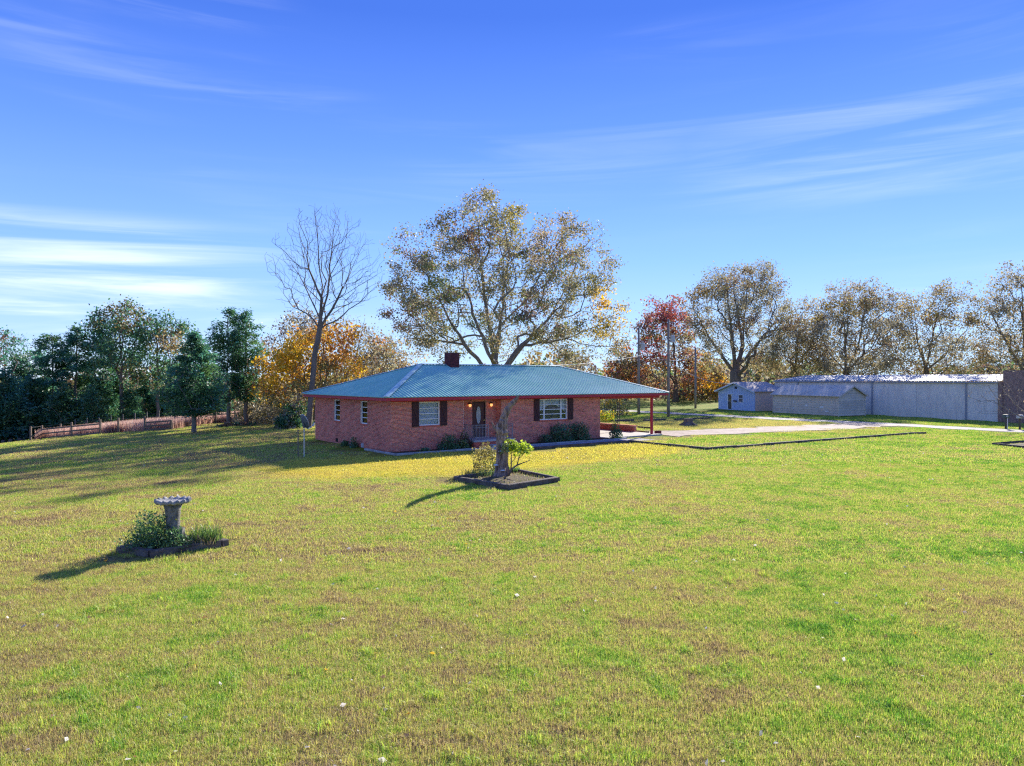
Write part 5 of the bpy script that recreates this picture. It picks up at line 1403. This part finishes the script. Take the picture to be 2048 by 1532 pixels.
for k_ in range(1, nbt):
    x = CW * k_ / nbt
    top = CH + CR_ * (1 - abs(x - CW / 2) / (CW / 2)) - 0.08
    segs = [(-0.05, top)]
    if D0 - 0.12 < x < D1 + 0.12: segs = [(2.27, top)]
    if WN0 - 0.1 < x < WN1 + 0.1: segs = [(-0.05, 0.95), (2.15, top)]
    for lo, hi in segs: MB().box(x - 0.02, x + 0.02, 0.001, 0.02, lo, hi).build('batten', BLUE, fw)
MB().box(0.001, 0.12, -CL_, -0.121, -0.1, CH).build('side_wall', PEACH_LIT, cot)
MB().box(CW - 0.12, CW, -CL_, -0.121, -0.1, CH).build('side_wall', BLUE, cot)
MB().box(0.121, CW - 0.121, -CL_, -CL_ + 0.12, -0.1, CH).build('back_wall', BLUE, cot)
MB().box(0.121, CW - 0.121, -CL_ + 0.12, -0.6, -0.05, 0.05).build('floor_deck', DARK, cot)
fm = MB(); fm.box(D0, D0 + 0.1, -0.1, 0.04, 0.1, 2.15); fm.box(D1 - 0.1, D1, -0.1, 0.04, 0.1, 2.15); fm.box(D0 + 0.1, D1 - 0.1, -0.1, 0.04, 2.05, 2.15); fm.build('door_frame', WHITE, cot)
dr = MB().box(D0 + 0.1, D1 - 0.1, -0.08, -0.03, 0.1, 2.05).build('door', mat('dark_door', (0.03, 0.035, 0.04), 0.3, 0.5), cot)
MB().box(D0 + 0.16, D1 - 0.16, -0.029, -0.02, 1.1, 1.95).build('pane', GLASS, dr)
wm = MB(); wm.box(WN0, WN0 + 0.06, -0.08, 0.03, 1.05, 2.05); wm.box(WN1 - 0.06, WN1, -0.08, 0.03, 1.05, 2.05); wm.box(WN0 + 0.06, WN1 - 0.06, -0.08, 0.03, 1.05, 1.11); wm.box(WN0 + 0.06, WN1 - 0.06, -0.08, 0.03, 1.99, 2.05); wm.box(WN0 + 0.06, WN1 - 0.06, -0.07, 0.02, 1.52, 1.57)
wn = wm.build('window', WHITE, cot)
MB().box(WN0 + 0.06, WN1 - 0.06, -0.06, -0.05, 1.11, 1.52).build('pane', mat('blue_glass', (0.03, 0.07, 0.13), 0.1, 0.8), wn); MB().box(WN0 + 0.06, WN1 - 0.06, -0.06, -0.05, 1.57, 1.99).build('pane', mat('blue_glass', (0.03, 0.07, 0.13)), wn)
MB().box(CW * 0.475, CW * 0.555, 0.004, 0.14, 1.1, 1.3).build('letter_box', IRON, cot)
CROOF = mat('cottage_shingles', (0.50, 0.43, 0.39), 0.95, noise=(1.5, (0.38, 0.32, 0.29), 0.8), bump=(14, 0.4))
for sgn in (0, 1):
    e = -0.35 if sgn == 0 else CW + 0.35
    ez = CH - 0.10
    MB().prism([(e, 0.4, ez), (e, -CL_ - 0.2, ez), (CW / 2, -CL_ - 0.2, CH + CR_ + 0.03), (CW / 2, 0.4, CH + CR_ + 0.03)], (0, 0, 0.09)).build('roof_slope', CROOF, cot)
    MB().bar((e, 0.41, ez - 0.03), (CW / 2, 0.41, CH + CR_), 0.04, 0.16).build('barge_board', mat('blue_white_trim', (0.6, 0.66, 0.75), 0.6), cot)
MB().box(CW / 2 - 0.2, CW / 2 + 0.2, 0.001, 0.02, CH + 0.25, CH + 0.55).build('gable_vent', DARK, cot)
MB().bar((CW + 0.3, 0.2, CH - 0.2), (CW + 0.3, -CL_, CH - 0.2), 0.06, 0.08).build('gutter', WHITE, cot)

# ------------------------------------------------------------------ utility poles and wires
POLEW = mat('pole_wood', (0.34, 0.29, 0.25), 0.9, noise=(3, (0.2, 0.165, 0.14), 0.8), stretch=0.2)
BOXM = mat('transformer_grey', (0.50, 0.52, 0.52), 0.5, 0.4)
poles = []
for (u, v, h, lab, box) in ((1277.4, 829.7, 9.6, 'wooden utility pole with grey transformer left of the red tree', True), (1336.8, 834.3, 10.2, 'tall wooden utility pole with grey transformer in front of the red tree', True), (1391, 816.7, 8.3, 'thinner wooden pole without a box beside the blue cottage', False)):
    q = at(u, v); r_ = thing('utility_pole', lab, 'utility pole', q, group='wooden utility poles')
    MB().tube([(0, 0, -0.3), (0, 0, h * 0.5), (0.0, 0, h)], [0.17, 0.145, 0.11], 10).build('shaft', POLEW, r_, smooth_shade=True)
    if box:
        MB().lathe([(0.02, 0.0), (0.23, 0.0), (0.25, 0.04), (0.25, 0.66), (0.2, 0.74), (0.02, 0.76)], 14, (0.42, -0.05, h - 2.4)).build('transformer', BOXM, r_, smooth_shade=False)
        MB().bar((0, 0, h - 1.9), (0.3, -0.03, h - 1.9), 0.06, 0.1).bar((0, 0, h - 2.2), (0.3, -0.03, h - 2.2), 0.06, 0.1).build('bracket', IRON, r_)
        for k_ in (0.34, 0.5): MB().lathe([(0.03, 0), (0.045, 0.05), (0.03, 0.08), (0.045, 0.12), (0.02, 0.2)], 8, (k_, -0.05, h - 1.65)).build('insulator', CONC, r_)
    MB().lathe([(0.03, 0), (0.05, 0.05), (0.03, 0.1)], 8, (0, 0, h)).build('pole_cap', CONC, r_)
    poles.append((q, h))
WIREM = mat('wire_grey', (0.55, 0.5, 0.5), 0.5)
def wire(label, a, b, sag, r_=0.022):
    a, b = Vector(a), Vector(b)
    pts_ = [a.lerp(b, t_) - Vector((0, 0, sag * 4 * t_ * (1 - t_))) for t_ in np.linspace(0, 1, 13)]
    o = MB().tube([p - a for p in pts_], r_, 5).build('power_line', WIREM, None, a)
    tag(o, label, 'cable', 'overhead cables')
pt = lambda i, dz: poles[i][0] + Vector((0, 0, poles[i][1] - dz))
wire('service cable from the transformer pole down to the house roof', pt(1, 3.0), hs(16.0, 6.0, 4.9), 0.35)
wire('cable slung between the two transformer poles', pt(0, 2.6), pt(1, 4.2), 0.3)
wire('cable from the tall transformer pole to the thinner pole', pt(1, 4.2), pt(2, 0.3), 0.6)
wire('cable from the tall transformer pole down to the cottage gable', pt(1, 4.4), Vector((cot.location.x + CD.x * CW / 2, cot.location.y + CD.y * CW / 2, cot.location.z + CH + CR_)), 0.8)

# ------------------------------------------------------------------ small yard things on the right
for (u0, v0, u1, v1, lab) in ((1221, 844, 1267, 842.5, 'dark timber on the grass behind the iron posts'), (1288, 843, 1332, 841, 'dark timber on the grass behind the red carport post'), (1350, 841, 1388, 839.5, 'dark timber lying behind the tree stump'), (1388, 839, 1420, 838, 'dark timber end to end with the one behind the stump')):
    a, b = at(u0, v0), at(u1, v1); d = b - a; L = d.length
    o = MB().bevbox(0, L, -0.09, 0.09, -0.03, 0.18, 0.02, 0.012).build('parking_timber', TIMBER, None, a, math.atan2(d.y, d.x)); tag(o, lab, 'timber', 'timbers marking the parking area')
for (u0, v0, u1, v1, lab) in ((1274, 864, 1297, 866.5, 'short dark timber at the end of the low carport wall'), (1276, 855.5, 1300, 857.5, 'thin dark timber on the gravel behind the carport post')):
    a, b = at(u0, v0), at(u1, v1); d = b - a
    o = MB().bevbox(0, d.length, -0.07, 0.07, -0.03, 0.13, 0.02, 0.01).build('yard_timber', TIMBER, None, a, math.atan2(d.y, d.x)); tag(o, lab, 'timber')
q = at(1316, 869); bk = thing('masonry_block', 'single dark red brick block on the gravel next to the carport post', 'block', q, HROT)
for k_ in range(2):
    for j in range(3): MB().box(-0.24 + 0.24 * k_ + 0.004, -0.004 + 0.24 * k_, -0.12, 0.12, 0.09 * j + 0.002, 0.09 * (j + 1) - 0.004).build('brick', DKBRICK, bk)
MB().box(-0.235, 0.235, -0.115, 0.115, 0, 0.266).build('mortar', mat('chimney_mortar', (0.12, 0.06, 0.06)), bk)
q = at(1377, 851); stp = thing('tree_stump', 'cut tree stump with spreading roots on the lawn beyond the drive', 'stump', q)
MB().tube([(0, 0, -0.1), (0, 0, 0.0), (0, 0, 0.12), (0, 0, 0.3), (0.0, 0, 0.62)], [0.8, 0.62, 0.46, 0.4, 0.38], 14, rough=0.12).build('trunk', BARK, stp)
for k_ in range(5):
    a = k_ * 1.26 + 0.4; MB().tube([(0.3 * math.cos(a), 0.3 * math.sin(a), 0.18), (0.65 * math.cos(a), 0.65 * math.sin(a), 0.07), (1.0 * math.cos(a), 1.0 * math.sin(a), -0.03)], [0.16, 0.1, 0.04], 7, rough=0.15).build('root', BARK, stp)
# meter posts and the bare tree at the right edge
for (u, v, lab, wht) in ((2012, 858, 'dark meter box on a post beside the road', False), (2040, 859, 'white meter box on a stout post beside the road', True)):
    q = at(u, v); r_ = thing('meter_post', lab, 'meter box', q)
    MB().box(-0.06, 0.06, -0.05, 0.05, -0.1, 0.95).build('post', IRON if not wht else TIMBER, r_)
    if not wht: MB().tube([(0.1, -0.06, -0.05), (0.1, -0.06, 0.95)], 0.03, 7).build('conduit', WHITE, r_)
    MB().bevbox(-0.22, 0.22, -0.14, 0.12, 0.93, 1.22, 0.03).build('box', BOXM if wht else mat('dark_meter', (0.07, 0.11, 0.10), 0.5), r_)
    MB().tube([(0, -0.14, 1.08), (0, -0.2, 1.08)], 0.08, 10).build('dial', CONC, r_)
px_tree('bare_tree', 'small bare tree with low spreading branches at the road side', 2062, 58, [(2010, 790, 45), (1975, 800, 35), (2030, 760, 40), (2050, 800, 45), (1960, 770, 25), (2080, 760, 45)],
        [[(2064, 868), (2062, 840), (2058, 800), (2060, 750)], [(2062, 845), (2025, 825), (1985, 800)], [(2060, 830), (2020, 790), (2000, 755)]], 170, 0.10, 0.010, 0.16, [(GREY, 2), (TAN, 1)], ydep=2.0, per=0.35, spread=0.2, bf=0.45, bark=PALEBARK, minz=0.6)

# ------------------------------------------------------------------ lawn grass (instanced turf squares)
BLADE = lawn_blade()
def turf_mesh(name, size, n, h, width, seed):
    r = np.random.default_rng(seed)
    B = np.stack([r.uniform(-size / 2, size / 2, n), r.uniform(-size / 2, size / 2, n), np.zeros(n)], 1)
    a = r.uniform(0, 6.28, n); d = np.stack([np.cos(a), np.sin(a), np.zeros(n)], 1); sd = np.stack([-np.sin(a), np.cos(a), np.zeros(n)], 1) * width / 2 * r.uniform(0.6, 1.3, (n, 1))
    hh_ = h * r.gamma(6, 1 / 6, (n, 1)); ln = r.uniform(0.1, 1.1, (n, 1)); up = np.array([0, 0, 1.0])
    m1 = B + up * hh_ * 0.6 + d * hh_ * ln * 0.35; t1 = B + up * hh_ * (1 - 0.3 * ln) + d * hh_ * ln
    V_ = np.stack([B - sd, B + sd, m1 + sd * 0.8, m1 - sd * 0.8, t1], 1).reshape(-1, 3)
    c = np.repeat(np.stack([r.uniform(0, 1, n), r.uniform(0, 1, n), np.zeros(n)], 1), 5, axis=0)
    me = bpy.data.meshes.new(name)
    o_ = np.arange(n)[:, None] * 5
    f4 = o_ + np.array([0, 1, 2, 3]); f3 = o_ + np.array([3, 2, 4])
    lo = np.concatenate([f4.ravel(), f3.ravel()]).astype(np.int32)
    me.vertices.add(len(V_)); me.vertices.foreach_set('co', V_.astype(np.float32).ravel())
    me.loops.add(len(lo)); me.loops.foreach_set('vertex_index', lo)
    me.polygons.add(2 * n); me.polygons.foreach_set('loop_start', np.concatenate([np.arange(n) * 4, 4 * n + np.arange(n) * 3]).astype(np.int32))
    ca = me.color_attributes.new('Col', 'FLOAT_COLOR', 'POINT'); ca.data.foreach_set('color', np.concatenate([c, np.ones((len(c), 1))], 1).astype(np.float32).ravel())
    me.materials.append(BLADE); me.update(); me.validate()
    return bpy.data.objects.new(name, me)

def bare_ground(x, y, m=0.0):
    """True where no turf grows: house, beds, slabs, drives"""
    s, w = to_house(x, y)
    b = (s > -0.6 - m) & (s < 16.4 + m) & (w > -1.5 - m) & (w < DH + m)
    b |= (s > 4.9 - m) & (s < 17.4 + m) & (w > -3.15 - m) & (w < 0)
    b |= (s > 15 - m) & (s < 21.2 + m) & (w > -0.5 - m) & (w < DH + m)
    b |= line_dist(x, y, ROAD) < 1.75 + m
    b |= line_dist(x, y, DRIVE) < 1.9 + m + 0.35 * np.sin(x * 1.7) * np.cos(y * 2.3)
    for P in (SB, BB):
        cx_ = sum(p.x for p in P) / 4; cy_ = sum(p.y for p in P) / 4; d = P[1] - P[0]; L = math.hypot(d.x, d.y); ux, uy = d.x / L, d.y / L
        e = P[2] - P[1]; W_ = math.hypot(e.x, e.y)
        b |= (abs((x - cx_) * ux + (y - cy_) * uy) < L / 2 + m) & (abs(-(x - cx_) * uy + (y - cy_) * ux) < W_ / 2 + m)
    bx, by = x - org.x, y - org.y
    b |= (bx * BD.x + by * BD.y > -0.3) & (bx * BD.x + by * BD.y < LB + 4) & (bx * BN.x + by * BN.y > -0.1)
    return b

LOD = [(0.6, 5.0, 15.2, 2500, 0.048, 0.0034, 3), (1.2, 15.2, 33.2, 3200, 0.046, 0.0064, 3), (2.5, 33.2, 88.0, 2900, 0.055, 0.019, 2)]
pts, rot, scl, var = [], [], [], []; protos = []; vi = 0
for size, ya, yb, n, h, wd_, nv in LOD:
    gx = np.arange(-75, 75, size); gy = np.arange(ya, yb, size)
    GX, GY = np.meshgrid(gx + size / 2, gy + size / 2); gx_, gy_ = GX.ravel(), GY.ravel()
    keep = (np.abs(gx_) < gy_ * 0.80 + 3.5) & ~bare_ground(gx_, gy_, size * 0.30) & (gy_ < np.where(gx_ < -20, 74, 88))
    gx_, gy_ = gx_[keep], gy_[keep]; m_ = len(gx_)
    pts.append(np.stack([gx_, gy_, ground(gx_, gy_) + 0.002], 1))
    rot.append(rng.integers(0, 4, m_) * math.pi / 2); scl.append(rng.uniform(0.85, 1.2, m_)); var.append(vi + rng.integers(0, nv, m_))
    for k_ in range(nv): protos.append(turf_mesh('turf', size * 1.06, n, h, wd_, 100 + vi + k_))
    vi += nv
nT = 1500
ty = 5.5 + 26 * rng.uniform(0, 1, nT) ** 1.1; tx = rng.uniform(-0.8, 0.8, nT) * ty
dr_ = rng.integers(0, 260, nT); hit = rng.uniform(0, 1, nT) < 0.7
tx[hit] = tx[dr_[hit]] + rng.normal(0, 0.5, hit.sum()); ty[hit] = np.maximum(5.5, ty[dr_[hit]] + rng.normal(0, 0.5, hit.sum()))
k_ = ~bare_ground(tx, ty, 0.1); tx, ty = tx[k_], ty[k_]
pts.append(np.stack([tx, ty, ground(tx, ty)], 1)); rot.append(rng.uniform(0, 6.28, len(tx))); scl.append(rng.uniform(0.5, 1.25, len(tx))); var.append(vi + rng.integers(0, 2, len(tx)))
for k_ in range(2):
    o_ = turf_mesh('weed_tuft', 0.20, 70, 0.075, 0.0065, 300 + k_)
    ca = o_.data.color_attributes['Col']; arr = np.empty(len(ca.data) * 4, np.float32); ca.data.foreach_get('color', arr); arr = arr.reshape(-1, 4)
    arr[:, 0] = 0.6 + 0.45 * arr[:, 0]; ca.data.foreach_set('color', arr.ravel())
    protos.append(o_)
pts = np.concatenate(pts); rot = np.concatenate(rot); scl = np.concatenate(scl); var = np.concatenate(var)
gm = bpy.data.meshes.new('lawn_grass'); gm.vertices.add(len(pts)); gm.vertices.foreach_set('co', pts.astype(np.float32).ravel())
for nm, arr, ty in (('rot', rot, 'FLOAT'), ('hgt', scl, 'FLOAT'), ('var', var, 'INT')):
    at_ = gm.attributes.new(nm, ty, 'POINT'); at_.data.foreach_set('value', arr.astype(np.float32 if ty == 'FLOAT' else np.int32))
gm.update()
lawn = add_obj('lawn_grass', gm); tag(lawn, 'mown lawn of mixed green and straw coloured grass', 'grass', kind='stuff')
ng = bpy.data.node_groups.new('turf', 'GeometryNodeTree')
ng.interface.new_socket('Geometry', in_out='INPUT', socket_type='NodeSocketGeometry'); ng.interface.new_socket('Geometry', in_out='OUTPUT', socket_type='NodeSocketGeometry')
gi, go = ng.nodes.new('NodeGroupInput'), ng.nodes.new('NodeGroupOutput')
m2p = ng.nodes.new('GeometryNodeMeshToPoints'); ng.links.new(gi.outputs[0], m2p.inputs[0])
def named(nm, ty):
    n_ = ng.nodes.new('GeometryNodeInputNamedAttribute'); n_.data_type = ty; n_.inputs['Name'].default_value = nm
    return n_.outputs['Attribute']
r_, h_, v_ = named('rot', 'FLOAT'), named('hgt', 'FLOAT'), named('var', 'INT')
ce = ng.nodes.new('ShaderNodeCombineXYZ'); ng.links.new(r_, ce.inputs[2])
cs = ng.nodes.new('ShaderNodeCombineXYZ'); cs.inputs[0].default_value = 1; cs.inputs[1].default_value = 1; ng.links.new(h_, cs.inputs[2])
jn = ng.nodes.new('GeometryNodeJoinGeometry')
for k_, o_ in enumerate(protos):
    oi = ng.nodes.new('GeometryNodeObjectInfo'); oi.inputs['Object'].default_value = o_; oi.inputs['As Instance'].default_value = True
    cmp_ = ng.nodes.new('FunctionNodeCompare'); cmp_.data_type = 'INT'; cmp_.operation = 'EQUAL'
    ints = [s for s in cmp_.inputs if s.type == 'INT']
    ng.links.new(v_, ints[0]); ints[1].default_value = k_
    ip = ng.nodes.new('GeometryNodeInstanceOnPoints')
    ng.links.new(m2p.outputs[0], ip.inputs['Points']); ng.links.new(cmp_.outputs['Result'], ip.inputs['Selection'])
    ng.links.new(oi.outputs['Geometry'], ip.inputs['Instance']); ng.links.new(ce.outputs[0], ip.inputs['Rotation']); ng.links.new(cs.outputs[0], ip.inputs['Scale'])
    ng.links.new(ip.outputs[0], jn.inputs[0])
ng.links.new(jn.outputs[0], go.inputs[0])
lawn.modifiers.new('turf', 'NODES').node_group = ng

# fallen leaves
nL = 820
ly = 6 + 44 * rng.uniform(0, 1, nL) ** 1.25; lx = rng.uniform(-0.78, 0.78, nL) * ly
dr_ = rng.integers(0, 45, nL); hit = rng.uniform(0, 1, nL) < 0.6
lx[hit] = lx[dr_[hit]] + rng.normal(0, 1.2, hit.sum()); ly[hit] = np.maximum(6, ly[dr_[hit]] + rng.normal(0, 1.2, hit.sum()))
k_ = ~bare_ground(lx, ly); lx, ly = lx[k_], ly[k_]
pal = np.array([(0.5, 0.27, 0.03), (0.55, 0.36, 0.04), (0.62, 0.58, 0.56), (0.28, 0.16, 0.08), (0.66, 0.62, 0.60)])
lc = pal[rng.choice(5, len(lx), p=[0.16, 0.14, 0.2, 0.2, 0.3])]
wm_ = lx > 2; lc[wm_] = pal[rng.choice(5, wm_.sum(), p=[0.05, 0.05, 0.35, 0.15, 0.4])]
ax = rand_unit(len(lx)); ax[:, 2] *= 0.35; ax /= np.linalg.norm(ax, axis=1, keepdims=True)
fl = add_obj('fallen_leaves', leaves_mesh('fallen_leaves', np.stack([lx, ly, ground(lx, ly) + rng.uniform(0.02, 0.05, len(lx))], 1), lc, 0.072, 0.7, LEAF, axis=ax)); tag(fl, 'scattered pale and yellow fallen leaves on the lawn', 'leaves', kind='stuff')
